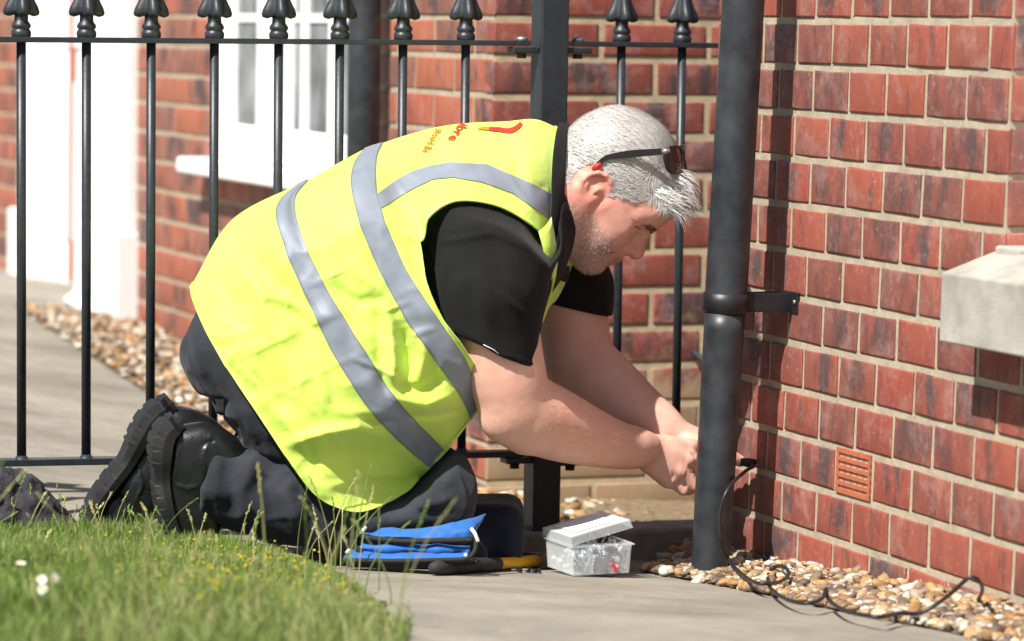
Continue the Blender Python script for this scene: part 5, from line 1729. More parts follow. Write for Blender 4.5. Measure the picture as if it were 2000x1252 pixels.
swoosh('logo_stroke', [(955, 253.5), (962, 254), (976, 255), (990, 257), (1003, 255), (1012, 249), (1019, 242)], [3.5, 4, 4.5, 4.5, 5, 4.5, 3.5], MAT['print_red'])
swoosh('logo_stroke', [(933, 254.5), (943, 252.5), (955, 253.3)], [1.2, 3, 3.5], MAT['print_orange'], 14)
def lettering(name, text, origin, along, upv_, size, mat):
    """origin px of the text's start on the baseline; along / upv_: px vectors per unit text size"""
    cu = bpy.data.curves.new(name, 'FONT'); cu.body = text; cu.size = 1.0; cu.resolution_u = 3; cu.offset = 0.012
    tmp = bpy.data.objects.new('tmp_text', cu); COL.objects.link(tmp)
    dg = bpy.context.evaluated_depsgraph_get(); dg.update()
    me = bpy.data.meshes.new_from_object(tmp.evaluated_get(dg))
    bpy.data.objects.remove(tmp)
    bm = bmesh.new(); bm.from_mesh(me)
    bmesh.ops.triangulate(bm, faces=bm.faces[:])
    xy = np.array([v.co[:2] for v in bm.verts]); fc = np.array([[v.index for v in f.verts] for f in bm.faces]); bm.free()
    px = np.array(origin) + xy[:, 0:1] * np.array(along) * size + xy[:, 1:2] * np.array(upv_) * size
    return mesh_obj(name, lay_px(px, .0024), fc, mat, vest_root, smooth=False)
lettering('lettering', 'ibre', (899, 241), (-17.5 / 30, 24.0 / 30), (28 / 30, 6 / 30), 27, MAT['print_red'])
lettering('lettering', 'should Be', (853, 252), (-10.0 / 30, 16.0 / 30), (26 / 30, 5 / 30), 22, MAT['print_rust'])
# ---------------------------------------------------------------- tuck shirt and trousers under the vest
_om = np.full((640, 1010), 9.0)
def _splat(part, t, u):
    W_, P_ = vest_eval(part, t, u)
    x = (P_[..., 0] / 2).astype(int).ravel(); y = (P_[..., 1] / 2).astype(int).ravel(); o_ = to_abz(W_.reshape(-1, 3))[:, 1]
    ok = (x >= 0) & (x < 1010) & (y >= 0) & (y < 640)
    np.minimum.at(_om, (y[ok], x[ok]), o_[ok])
_splat('u', np.linspace(0, 12, 520), np.linspace(0, 1, 200)); _splat('l', np.linspace(0, 7, 460), np.linspace(0, 1, 420))
_m2 = _om.copy()
for _ in range(16):
    g_ = _m2.copy()
    for dy, dx in ((-1, 0), (1, 0), (0, -1), (0, 1)):
        g_ = np.minimum(g_, np.roll(np.roll(_m2, dy, 0), dx, 1) + (.0005 if _ < 4 else .0045))
    _m2 = np.where(_om < 8, _om, g_)
def tuck(o, gap):
    me = o.data; n = len(me.vertices)
    c = np.zeros(n * 3, np.float32); me.vertices.foreach_get('co', c); c = c.reshape(-1, 3).astype(float)
    w = np.array(o.matrix_world)[:3, :3] @ c.T; w = w.T + np.array(o.matrix_world)[:3, 3]
    q = to_abz(w); pj_ = project(w)
    x = np.clip((pj_[:, 0] / 2).astype(int), 0, 1009); y = np.clip((pj_[:, 1] / 2).astype(int), 0, 639)
    lim = _m2[y, x]
    bad = (lim < 1) & (q[:, 1] > lim - gap) & (q[:, 1] > -0.06)
    new = M(pj_[:, 0], pj_[:, 1], np.where(bad, lim - gap, 0))
    w[bad] = new[bad]
    Fq = np.zeros(len(me.loops), np.int32); me.loops.foreach_get('vertex_index', Fq); Fq = Fq.reshape(-1, 4)
    flag = bad.astype(float)
    for _ in range(4):
        acc = flag.copy()
        for k in range(4): np.maximum.at(acc, Fq[:, k], flag[Fq[:, (k + 1) % 4]]); np.maximum.at(acc, Fq[:, (k + 1) % 4], flag[Fq[:, k]])
        flag = acc
    for _ in range(5):
        sm_w = relax(w, Fq, 1, .6); w = np.where((flag > .5)[:, None], sm_w, w)
    inv = np.linalg.inv(np.array(o.matrix_world))
    c = (inv[:3, :3] @ w.T).T + inv[:3, 3]
    me.vertices.foreach_set('co', c.astype(np.float32).ravel()); me.update()
bpy.context.view_layer.update()
tuck(shirt, .012); tuck(trousers, .016)
# ================================================================== TOOL BAG
MAT['blue'] = cloth_mat('blue_nylon', (.017, .115, .39), 0.6, 900, 0.2, 0.15, 0.3)
MAT['navy'] = cloth_mat('navy_nylon', (.006, .008, .022), 0.7, 900, 0.15, 0.3, 0.25)
MAT['zip'] = simple('black_zip_tape', (.012, .011, .010), 0.8, 0.3, 200, 0.5, 900, 0.001)
MAT['cord'] = simple('white_cord', (.75, .75, .72), 0.8, 0.1, 60, 0.2, 600, 0.001)
bag = empty('tool_bag', G(np.float64(860), np.float64(1106)), 'blue and navy fabric tool bag under the knee, lying on the path', 'bag')
def sheet(name, rows_px, mat, parent, nu=40, nv=24, bump_=.003, seed=1, solid=.004):
    """cloth sheet from rows of (px,py,Y)"""
    R_ = np.array([catmull(np.array(r, float), nu) for r in rows_px])
    C_ = np.array([catmull(R_[:, j], nv) for j in range(nu)]).transpose(1, 0, 2)
    W = P(C_[..., 0], C_[..., 1], C_[..., 2])
    Fq = grid_faces(nv, nu); V = W.reshape(-1, 3)
    n_ = vert_normals(V, Fq)
    V = V + n_ * (bump_ * vnoise(V * 38, seed) + bump_ * .5 * vnoise(V * 90, seed + 1))[:, None]
    o = mesh_obj(name, V, Fq.copy(), mat, parent)
    if solid:
        s_ = o.modifiers.new('thick', 'SOLIDIFY'); s_.thickness = solid; s_.offset = 0
    return o
# navy body: rounded solid
bg = Field(axis((.02, .32, .004)), axis((-.14, .20, .005)), axis((-.06, .16, .004)))
mm = lambda px, py, Y: to_abz(P(np.float64(px), np.float64(py), np.float64(Y)))
def rbox(c, h, r, Rz=0.0):
    c = np.asarray(c); h = np.asarray(h)
    cs, sn = math.cos(Rz), math.sin(Rz)
    def fn(x, y, z):
        dx, dy, dz = x - c[0], y - c[1], z - c[2]
        dx, dy = cs * dx + sn * dy, -sn * dx + cs * dy
        qx, qy, qz = np.abs(dx) - h[0] + r, np.abs(dy) - h[1] + r, np.abs(dz) - h[2] + r
        return np.sqrt(np.maximum(qx, 0) ** 2 + np.maximum(qy, 0) ** 2 + np.maximum(qz, 0) ** 2) + np.minimum(np.maximum(qx, np.maximum(qy, qz)), 0) - r
    return fn
c = mm(946, 1036, 5.455)
bg.add(rbox(c, (.064, .085, .052), .028, 0.2), c - .16, c + .16, .01)
c2 = mm(850, 1075, 5.35)
bg.add(rbox(c2, (.080, .075, .020), .018, 0.1), c2 - .14, c2 + .14, .02)
Vg, Fg = bg.mesh(); Vg = relax(Vg, Fg, 2, .5); Wg = from_abz(Vg); ng_ = vert_normals(Wg, Fg)
Wg += ng_ * (.003 * vnoise(Wg * 18, 3) + .0012 * vnoise(Wg * 60, 4))[:, None]
mesh_obj('padded_body', Wg, Fg, MAT['navy'], bag)
sheet('flap', [[(700, 1034, 5.215), (760, 1033, 5.21), (850, 1031, 5.205), (920, 1012, 5.215), (948, 1004, 5.25)],
               [(698, 1042, 5.20), (770, 1044, 5.195), (850, 1044, 5.19), (920, 1030, 5.20), (940, 1022, 5.225)],
               [(704, 1049, 5.195), (770, 1051, 5.190), (850, 1052, 5.185), (900, 1050, 5.19), (926, 1050, 5.20)]], MAT['blue'], bag, 50, 16, .004, 5)
sheet('inner_pocket', [[(712, 1058, 5.205), (780, 1060, 5.20), (850, 1061, 5.195), (918, 1068, 5.20)],
                       [(700, 1069, 5.19), (780, 1072, 5.186), (850, 1072, 5.182), (917, 1074, 5.19)],
                       [(690, 1078, 5.195), (780, 1080, 5.19), (850, 1080, 5.185), (917, 1081, 5.19)]], MAT['blue'], bag, 50, 14, .004, 9)
sheet('lower_flap', [[(684, 1076, 5.20), (760, 1080, 5.19), (850, 1081, 5.185), (914, 1080, 5.185)],
                     [(676, 1084, 5.18), (760, 1086, 5.175), (850, 1086, 5.17), (912, 1085, 5.175)],
                     [(670, 1091, 5.175), (760, 1092, 5.17), (850, 1091, 5.165), (911, 1088, 5.17)]], MAT['blue'], bag, 50, 12, .002, 13)
def strap(name, pts, r, mat, parent, n=40, flat=.35):
    c = catmull([P(*[np.float64(t) for t in q]) for q in pts], n)
    V, Fc = tube(c, r, 10)
    return mesh_obj(name, V, Fc, mat, parent)
strap('zip', [(696, 1040, 5.20), (720, 1050, 5.19), (780, 1057, 5.185), (850, 1056, 5.18), (922, 1055, 5.185)], .0045, MAT['zip'], bag)
strap('zip', [(696, 1038, 5.20), (692, 1060, 5.195), (700, 1075, 5.19), (706, 1080, 5.19)], .0042, MAT['zip'], bag)
strap('zip', [(672, 1095, 5.17), (760, 1096, 5.165), (850, 1094, 5.16), (908, 1092, 5.165), (926, 1078, 5.175), (930, 1058, 5.185), (928, 1048, 5.19)], .0036, MAT['zip'], bag)
strap('base_edge', [(680, 1103, 5.18), (760, 1104, 5.175), (860, 1103, 5.175), (930, 1100, 5.19)], .0045, MAT['navy'], bag)
strap('base_edge', [(676, 1099, 5.175), (760, 1100, 5.172), (860, 1098, 5.17), (925, 1094, 5.185)], .0035, MAT['zip'], bag)
for pts in ([(921, 1033, 5.19), (928, 1043, 5.18), (934, 1058, 5.18)], [(714, 1030, 5.19), (709, 1036, 5.185), (705, 1041, 5.19)], [(908, 1086, 5.165), (912, 1082, 5.165)], [(682, 1074, 5.18), (677, 1080, 5.175)]):
    strap('cord_end', pts, .0028, MAT['cord'], bag, 12)

# ================================================================== HAMMER
MAT['grip'] = simple('black_rubber_grip', (.022, .022, .023), 0.75, 0.25, 60, 0.5, 500, 0.001)
MAT['yellow'] = simple('yellow_fibreglass', (.72, .37, .008), 0.35, 0.08, 40, 0.05, 200, 0.001)
MAT['steel'] = simple('worn_steel', (.30, .24, .20), 0.5, 0.35, 70, 0.3, 300, 0.001, metal=0.7)
ham = empty('hammer', G(np.float64(900), np.float64(1118)), 'hammer with black grip and yellow shaft lying on the path by the clip box', 'hammer')
ha = [G(np.float64(x), np.float64(y), .0125) for x, y in ((844, 1109), (900, 1106), (972, 1101), (1048, 1095))]
ha = [np.array(p) for p in ha]
zz0 = [ground_z(p[0], p[1]) for p in ha]
g1 = catmull([ha[0], ha[1], ha[2]], 14)
V, Fc = tube(g1, [.0075, .0115, .0125, .0125, .0122, .012, .0118, .0118, .0118, .0116, .0114, .0112, .011, .0105], 18)
mesh_obj('grip', V, Fc, MAT['grip'], ham)
V, Fc = tube(catmull([ha[2], ha[3]], 6), [.0092, .0092, .0092, .0096, .0100, .0104], 16)
mesh_obj('shaft', V, Fc, MAT['yellow'], ham)
hd_ = (ha[3] - ha[2]); hd_ /= np.linalg.norm(hd_)
HM = Fr(ha[3] + hd_ * .010, hd_, np.cross([0, 0, 1.0], hd_), np.array([0, 0, 1.0]))
b = bmesh.new()
sec = [(-.085, .003, .010), (-.05, .009, .012), (-.015, .0125, .0125), (.02, .0125, .0125), (.028, .009, .009), (.045, .009, .009), (.05, .014, .014), (.072, .014, .014)]
prev = None
for (d_, hz, hu) in sec:
    ring = [b.verts.new(HM.p(su * hu, d_, sz * hz + (.004 if d_ < -.04 else 0))) for su, sz in ((-1, -1), (1, -1), (1, 1), (-1, 1))]
    if prev:
        for j in range(4): b.faces.new((prev[j], prev[(j + 1) % 4], ring[(j + 1) % 4], ring[j]))
    else: b.faces.new(ring[::-1])
    prev = ring
b.faces.new(prev)
bm_obj('head', b, MAT['steel'], ham, bevel=.002)

# ================================================================== BOX OF CABLE CLIPS
def plastic_clear():
    m_, nt, b_ = new_mat('clear_polypropylene')
    b_.inputs['Base Color'].default_value = (.86, .89, .92, 1); b_.inputs['Roughness'].default_value = 0.28
    pos = world_pos(nt); n = noise(nt, 60, 4, .6, pos)
    r = ramp(nt, n.outputs[0], [(.3, (.88, .91, .93)), (.7, (.95, .97, .98))]); nt.links.new(r.outputs[0], b_.inputs['Base Color'])
    tr_ = N(nt, 'ShaderNodeBsdfTransparent'); tr_.inputs[0].default_value = (.93, .95, .97, 1)
    ms = N(nt, 'ShaderNodeMixShader')
    lw = N(nt, 'ShaderNodeLayerWeight'); lw.inputs[0].default_value = .25
    f = math_n(nt, 'ADD', math_n(nt, 'MULTIPLY', lw.outputs['Facing'], .42), .16, True)
    nt.links.new(f, ms.inputs[0]); nt.links.new(tr_.outputs[0], ms.inputs[1]); nt.links.new(b_.outputs[0], ms.inputs[2])
    nt.links.new(ms.outputs[0], nt.nodes['Material Output'].inputs[0])
    bump(nt, b_, n.outputs[0], .05, .002)
    return m_
MAT['clear'] = plastic_clear()
MAT['paper'] = simple('paper_label', (.74, .74, .78), 0.7, 0.12, 220, 0.05, 300, 0.001)
MAT['clipwhite'] = simple('white_nylon', (.80, .81, .82), 0.45, 0.06, 60, 0.05, 300, 0.001)
MAT['clipblack'] = simple('black_nylon', (.012, .012, .014), 0.5, 0.2, 60, 0.05, 300, 0.001)
MAT['red_plastic'] = simple('red_plastic', (.75, .03, .03), 0.4, 0.05, 60, 0.02, 300, 0.001)
b0, b1, b2 = G(np.float64(1070), np.float64(1116)), G(np.float64(1118), np.float64(1127)), G(np.float64(1232), np.float64(1126))
bx_u = (b2 - b1); Lx = np.linalg.norm(bx_u); bx_u /= Lx
bx_d = np.array([bx_u[1], -bx_u[0], 0]); bx_d /= np.linalg.norm(bx_d)
rot = -math.radians(27)
cs, sn = math.cos(rot), math.sin(rot)
ub = np.array([math.cos(math.radians(24)), math.sin(math.radians(24)), 0]); db = np.array([ub[1], -ub[0], 0])
zbx = float(ground_z(b1[0], b1[1])) + .001
BX = Fr(np.array([b1[0], b1[1], 0]), ub, db, (0, 0, 1))      # origin: near left corner; u along the front, -d to the back
BW, BD, BH = .104, .105, .050
box = empty('clip_box', BX.p(.05, -.04, zbx), 'small clear plastic box of cable clips with its lid ajar on the path', 'box')
def shell(name, u0, u1, d0, d1, z0, z1, t, mat, parent, open_top=True, taper=.003, fr=BX):
    b = bmesh.new()
    def ring(e, z, s): return [b.verts.new(fr.p(u, d, z)) for u, d in ((u0 + e + s, d0 + e + s), (u1 - e - s, d0 + e + s), (u1 - e - s, d1 - e - s), (u0 + e + s, d1 - e - s))]
    lo, hi = (z0, z1) if open_top else (z1, z0)
    sg = 1 if open_top else -1
    o0, o1, i1, i0 = ring(0, lo, taper), ring(0, hi, 0), ring(t, hi, 0), ring(t, lo + sg * t, taper)
    for a, c_ in ((o0, o1), (o1, i1), (i1, i0)):
        for j in range(4): b.faces.new((a[j], a[(j + 1) % 4], c_[(j + 1) % 4], c_[j]))
    b.faces.new(o0[::-1]); b.faces.new(i0)
    return bm_obj(name, b, mat, parent, bevel=.0015)
shell('tub', 0, BW, -BD, 0, zbx, zbx + BH, .0013, MAT['clear'], box)
b = bmesh.new()
for (u0, u1, d0, d1) in ((-.003, BW + .003, 0.0004, .0035), (-.003, BW + .003, -BD - .0035, -BD - .0004), (-.0035, -.0004, -BD, 0.0), (BW + .0004, BW + .0035, -BD, 0.0)):
    fbox(b, BX, u0, u1, d0, d1, zbx + BH - .004, zbx + BH - .002)
bm_obj('rim', b, MAT['clear'], box)
box_obj('divider', BX, .036, .0372, -BD + .002, -.002, zbx + .002, zbx + BH * .8, MAT['clear'], box)
# lid: hinged up towards the right
tilt = math.radians(13)
LF = Fr(BX.p(-.004, 0, zbx + BH + .001), ub * math.cos(tilt) + np.array([0, 0, math.sin(tilt)]), db, np.cross(ub * math.cos(tilt) + np.array([0, 0, math.sin(tilt)]), db) * -1)
if LF.up[2] < 0: LF.up = -LF.up
lid = shell('lid', 0, BW + .006, -BD - .004, .004, -.002, .012, .0013, MAT['clear'], box, open_top=False, taper=.002, fr=LF)
box_obj('paper_label', LF, .018, .088, -BD + .012, -.018, .0124, .0129, MAT['paper'], lid)
# clips heaped in the box
def clip_mesh(name, mat):
    b = bmesh.new()
    n = 10
    prof = []
    for i in range(n + 1):
        a = math.pi * (i / n) * 1.25 - .4
        prof.append((math.cos(a) * .0048, math.sin(a) * .0048))
    rings = []
    for (x, z) in prof:
        k = .66
        rings.append([b.verts.new((x, -.0032, z)), b.verts.new((x * k, -.0032, z * k)), b.verts.new((x * k, .0032, z * k)), b.verts.new((x, .0032, z))])
    for i in range(n):
        for j in range(4): b.faces.new((rings[i][j], rings[i][(j + 1) % 4], rings[i + 1][(j + 1) % 4], rings[i + 1][j]))
    b.faces.new(rings[0]); b.faces.new(rings[-1][::-1])
    I3 = Fr((0, 0, 0), (1, 0, 0), (0, 1, 0))
    fbox(b, I3, .0036, .0088, -.003, .003, -.0045, .0018)
    bmesh.ops.recalc_face_normals(b, faces=b.faces[:])
    me = bpy.data.meshes.new(name); b.to_mesh(me); b.free(); me.materials.append(mat)
    return me
def nail_mesh(mat):
    V, Fc = tube(np.array([[.0062, 0, -.012], [.0062, 0, .012], [.0062, 0, .0121], [.0062, 0, .0132]]), [.0009, .0009, .0022, .0022], 8)
    me = bpy.data.meshes.new('nail'); me.from_pydata([tuple(v) for v in V], [], [tuple(f) for f in Fc]); me.materials.append(mat); return me
CW, CB, NL = clip_mesh('cable_clip', MAT['clipwhite']), clip_mesh('cable_clip', MAT['clipblack']), nail_mesh(MAT['zinc'])
rc = random.Random(4)
def put_clip(me, loc, rot, label, group, nail=True):
    o = bpy.data.objects.new('cable_clip', me); COL.objects.link(o)
    o.location = Vector(loc); o.rotation_euler = rot
    tag(o, label, 'cable clip', group)
    if nail:
        nl = bpy.data.objects.new('nail', NL); COL.objects.link(nl); nl.parent = o
    return o
for i in range(44):
    u = rc.uniform(.043, .091); d = rc.uniform(-BD + .01, -.009)
    hmax = BH * (.92 - .35 * abs(u - .07) / .05)
    z = zbx + .008 + rc.random() ** .8 * hmax
    put_clip(CW, BX.p(u, d, z), (rc.uniform(0, 6.3), rc.uniform(0, 6.3), rc.uniform(0, 6.3)), 'white plastic cable clip heaped in the clear box', 'white clips heaped in the box')
for i in range(16):
    u = rc.uniform(.008, .031); d = rc.uniform(-BD + .01, -.009)
    put_clip(CW, BX.p(u, d, zbx + .006 + rc.random() * .024), (rc.uniform(0, 6.3), rc.uniform(0, 6.3), rc.uniform(0, 6.3)), 'white plastic cable clip in the left compartment of the clear box', 'clips in the left compartment')
for i in range(40):
    u = rc.uniform(.045, .088); d = rc.uniform(-BD + .02, -.008)
    z = zbx + .006 + rc.random() * .024
    if i < 9: z = zbx + BH + rc.uniform(-.004, .008); u = rc.uniform(.045, .075)
    put_clip(CB, BX.p(u, d, z), (rc.uniform(0, 6.3), rc.uniform(0, 6.3), rc.uniform(0, 6.3)), 'black plastic cable clip among the white ones in the clear box', 'black clips heaped in the box')
rd = put_clip(clip_mesh('cable_clip', MAT['red_plastic']), BX.p(.072, -.005, zbx + .012), (.3, .4, .2), 'single red plastic piece at the bottom of the clear box', None, False)
rd.scale = (1.1, 1.1, 1.1); rd['category'] = 'plastic piece'
for (x, y, lab) in ((1014, 1119, 'leftmost of the three black cable clips lying on the path'), (1031, 1119, 'middle one of the three black cable clips lying on the path'), (1051, 1121, 'black cable clip lying on the path nearest the clear box')):
    p = G(np.float64(x), np.float64(y))
    put_clip(CB, p + [0, 0, .0045], (1.57, 0, rc.uniform(0, 3)), lab, None)

# ================================================================== BLACK CABLE
MAT['cable'] = simple('black_cable', (.016, .016, .018), 0.42, 0.2, 60, 0.05, 300, 0.001)
cp = [P(1446, 905, 5.58), P(1462, 910, 5.56), P(1472, 911, 5.54), P(1455, 921, 5.50), P(1424, 952, 5.42), P(1406, 1000, 5.41), P(1408, 1055, 5.405), P(1428, 1100, 5.41)]
gp = [(1462, 1131), (1490, 1140), (1524, 1136), (1541, 1120), (1532, 1108), (1512, 1108), (1500, 1125), (1506, 1150), (1540, 1172), (1580, 1178), (1606, 1168), (1614, 1150), (1618, 1170), (1650, 1192), (1715, 1205), (1755, 1198), (1800, 1196), (1850, 1165), (1893, 1128), (1912, 1135), (1918, 1155), (1900, 1182), (1862, 1195), (1810, 1192), (1770, 1196), (1725, 1204)]
lift_ = [.022, .022, .022, .03, .038, .03, .02, .016, .016, .018, .022, .034, .02, .018, .018, .018, .02, .045, .075, .07, .05, .02, .012, .012, .012, .012]
for (x, y), l_ in zip(gp, lift_): cp.append(G(np.float64(x), np.float64(y), l_))
tube_obj('black_cable', catmull(np.array(cp), 320), .0030, MAT['cable'], None, 8)
tag(bpy.data.objects['black_cable'], 'thin black cable curling from the drainpipe over the gravel', 'cable')
# the clip he is holding against the wall
k = P(1462, 903, 5.565)
hc_ = tube_obj('cable_clip', np.array([k + [-.014, 0, .000], k, k + [.012, .004, .0]]), [.006, .0075, .005], MAT['clipblack'], None, 10)
tag(hc_, 'black cable clip held at the brick wall behind the drainpipe', 'cable clip')

# ================================================================== DARK HEAP at the left edge
MAT['heap'] = simple('dark_grey_heap', (.030, .027, .034), 0.95, 0.45, 25, 0.8, 120, 0.006)
hp = Field(axis((-.75, -.42, .006)), axis((-.10, .16, .006)), axis((0, .26, .005)))
for (x, y, r_e, o_) in ((10, 1000, .075, .0), (-60, 985, .085, .0), (55, 1022, .055, .02), (95, 1034, .035, .03), (20, 965, .045, .01), (-40, 960, .05, .03)):
    c_ = m(x, y + 12, o_); hp.ell(c_, (r_e * 1.2, r_e, r_e * .75), .03)
Vh, Fh = hp.mesh(); Wh = from_abz(Vh); nh_ = vert_normals(Wh, Fh)
Wh = Wh + nh_ * (.010 * vnoise(Wh * 40, 3) + .006 * vnoise(Wh * 95, 5))[:, None]
o = mesh_obj('dark_heap', Wh, Fh, MAT['heap']); tag(o, 'rough dark grey heap at the left edge between lawn and railing', 'heap')
# ================================================================== GRAVEL
MAT['pebble'] = attr_mat('flint_pebbles', 0.6, 160, 0.25, 0.002, 0.0, 0.45)
_ib = bmesh.new(); bmesh.ops.create_icosphere(_ib, subdivisions=2, radius=1.0)
_iv = np.array([v.co[:] for v in _ib.verts]); _if = np.array([[v.index for v in f.verts] for f in _ib.faces]); _ib.free()
def pebbles(name, xy, size, zlift, label_kind='stuff'):
    n = len(xy)
    V = np.zeros((n, len(_iv), 3)); C = np.zeros((n, len(_iv), 3))
    pal = np.array([[.50, .36, .20], [.52, .43, .31], [.40, .24, .11], [.58, .53, .44], [.26, .17, .11], [.46, .30, .16], [.66, .61, .52], [.16, .12, .095], [.46, .25, .10], [.20, .14, .10]])
    for i in range(n):
        s = size[i] * np.array([rng.uniform(.8, 1.45), rng.uniform(.7, 1.1), rng.uniform(.5, .8)])
        v = _iv * (1 + .34 * vnoise(_iv * 1.7 + i * 7.7, 1) + .12 * vnoise(_iv * 3.6 + i * 3.1, 2))[:, None] * s
        a = rng.uniform(0, 6.28); ca, sa = math.cos(a), math.sin(a)
        t_ = rng.normal(0, .25)
        v = np.stack([v[:, 0] * ca - v[:, 1] * sa, v[:, 0] * sa + v[:, 1] * ca, v[:, 2] + t_ * v[:, 0]], 1)
        x, y = xy[i]
        V[i] = v + np.array([x, y, float(ground_z(x, y)) + zlift[i]])
        C[i] = pal[rng.integers(len(pal))] * rng.uniform(.55, 1.0)
    off = np.arange(n)[:, None, None] * len(_iv)
    Fq = (_if[None] + off).reshape(-1, 3)
    o = mesh_obj(name, V.reshape(-1, 3), Fq, MAT['pebble'], colors=np.clip(C.reshape(-1, 3), 0, 1))
    return tag(o, kind='stuff')
# strip along the near wall, bounded by the path edge seen in the photo
ge = G(np.array([1255, 1330, 1420, 1530, 1650, 1800, 1950, 2100]), np.array([1118, 1132, 1148, 1170, 1198, 1226, 1262, 1300]))
edge = [(p[0], p[1]) for p in ge]
wallpts = [tuple(RIGHT.p(t_, -.01, 0)[:2]) for t_ in (1.5, 1.1, .8, .5, .2, 0, -.19)]
far_k = [tuple(FEN.p(s_, .06, 0)[:2]) for s_ in (.55, .40, .25)]
GR = edge + wallpts + far_k
def scatter(poly, n, pad=0.0):
    p = np.array(poly); lo, hi = p.min(0), p.max(0)
    out = np.zeros((0, 2))
    while len(out) < n:
        q = rng.uniform(lo, hi, (n * 3, 2)); q = q[in_poly(q[:, 0], q[:, 1], poly)]
        out = np.concatenate([out, q])
    return out[:n]
def bed(name, poly, dz):
    p = np.array(poly); V = np.c_[p, ground_z(p[:, 0], p[:, 1]) + dz]
    o = mesh_obj(name, V, [tuple(range(len(V)))], MAT['bed'], smooth=False)
    return tag(o, kind='structure')
bed('gravel_bed', GR, .004)
q = scatter(GR, 3600)
dw = np.array([(R0 - np.array([x, y, 0])) @ -NR for x, y in q])           # distance from the wall
pebbles('gravel', q, (.0038 + .0085 * rng.uniform(0, 1, len(q)) ** 1.7), .004 + .030 * np.clip(1 - dw / .16, 0, 1) * rng.uniform(.3, 1, len(q)) + rng.uniform(0, .006, len(q)))
# strip at the foot of the front wall
G2 = [tuple(FRONT.p(s_, d_, 0)[:2]) for s_, d_ in ((-.1, .62), (.9, .62), (.9, -.02), (-.05, -.02))]
bed('gravel_bed', G2, .004)
q = scatter(G2, 1500)
pebbles('gravel', q, rng.uniform(.007, .015, len(q)), rng.uniform(.004, .020, len(q)))
# strip at the foot of the side wall
G3 = [tuple(SIDE.p(t_, d_, 0)[:2]) for t_, d_ in ((-.05, .45), (1.0, .38), (2.0, .34), (2.75, .30), (2.75, -.02), (-.05, -.02))]
bed('gravel_bed', G3, .004)
q = scatter(G3, 2600)
pebbles('gravel', q, rng.uniform(.006, .012, len(q)), rng.uniform(.004, .018, len(q)))

# ================================================================== LAWN
lx = np.linspace(-3.4, .2, 90); ly = np.linspace(1.9, 5.6, 100)
X, Y = np.meshgrid(lx, ly, indexing='ij')
dl = dist_poly(X, Y, LAWN) * np.where(in_poly(X, Y, LAWN), 1, -1)
Z = ground_z(X, Y) + .004 + .012 * np.clip(dl / .08, 0, 1)
V = np.stack([X, Y, Z], -1).reshape(-1, 3); Fq = grid_faces(90, 100)[:, ::-1]
c_ = V[Fq].mean(1); Fq = Fq[in_poly(c_[:, 0], c_[:, 1], LAWN)]
tag(mesh_obj('lawn', V, Fq.copy(), MAT['soil']), kind='structure')
MAT['grass'] = attr_mat('grass_blades', 0.55, 60, 0.0, 0.001, 0.35, 0.35)
def lawn_z(x, y):
    d = dist_poly(x, y, LAWN); return ground_z(x, y) + .004 + .012 * np.clip(d / .08, 0, 1)
def blades(name, xy, h, w, lean, cols, seg=3):
    n = len(xy)
    az = rng.uniform(0, 2 * np.pi, n); fa = rng.uniform(0, 2 * np.pi, n)
    base = np.c_[xy, lawn_z(xy[:, 0], xy[:, 1])]
    L_ = np.stack([np.cos(az), np.sin(az), np.zeros(n)], 1); S_ = np.stack([np.cos(fa), np.sin(fa), np.zeros(n)], 1)
    V = np.zeros((n, 2 * seg + 1, 3))
    for k in range(seg + 1):
        t = k / seg
        c = base + np.array([0, 0, 1.0]) * (h * t * (1 - .25 * lean * t))[:, None] + L_ * (h * lean * t * t)[:, None]
        if k < seg:
            V[:, 2 * k] = c - S_ * (w * (1 - .6 * t) / 2)[:, None]; V[:, 2 * k + 1] = c + S_ * (w * (1 - .6 * t) / 2)[:, None]
        else: V[:, 2 * k] = c
    b0_ = np.arange(n)[:, None] * (2 * seg + 1)
    tri = []
    for k in range(seg - 1):
        tri += [[2 * k, 2 * k + 1, 2 * k + 3], [2 * k, 2 * k + 3, 2 * k + 2]]
    tri += [[2 * seg - 2, 2 * seg - 1, 2 * seg]]
    Fq = (b0_[:, :, None] + np.array(tri)[None]).reshape(-1, 3)
    C = np.repeat(cols, 2 * seg + 1, axis=0)
    return tag(mesh_obj(name, V.reshape(-1, 3), Fq, MAT['grass'], colors=C), kind='stuff')
def grass_cols(n, xy):
    g = np.array([[.150, .260, .045], [.21, .32, .075], [.11, .21, .036], [.29, .35, .13], [.38, .37, .19]])
    p = np.array([.34, .28, .18, .13, .07])
    c = g[rng.choice(5, n, p=p)] * rng.uniform(.78, 1.32, (n, 1)) * np.array([1.08, 1, .95])
    dry = np.clip(vnoise(np.c_[xy * 5, np.zeros(n)], 6) * .5 + .15 + 0.35 * np.clip((xy[:, 0] + .35) / .3, 0, 1), 0, .7)
    c = c + (np.array([.50, .48, .24]) - c) * (dry * rng.uniform(0, 1, n))[:, None]
    return c
view = [(-1.2, 3.7), (.25, 3.7), (.25, 5.7), (-1.2, 5.7)]
def lawn_pts(n, box_):
    out = np.zeros((0, 2))
    while len(out) < n:
        q = rng.uniform((box_[0], box_[1]), (box_[2], box_[3]), (n * 2, 2)); q = q[in_poly(q[:, 0], q[:, 1], LAWN)]
        out = np.concatenate([out, q])
    return out[:n]
q = lawn_pts(85000, (-1.15, 4.1, .15, 5.6)); n = len(q)
clump = np.clip(.75 + .5 * vnoise(np.c_[q * 9, np.zeros(n)], 4), .35, 1.3)
ed = np.clip(dist_poly(q[:, 0], q[:, 1], LAWN) / .10, .35, 1)
blades('grass', q, rng.uniform(.016, .050, n) * clump * ed, rng.uniform(.0014, .0028, n), np.abs(rng.normal(.4, .35, n)), grass_cols(n, q))
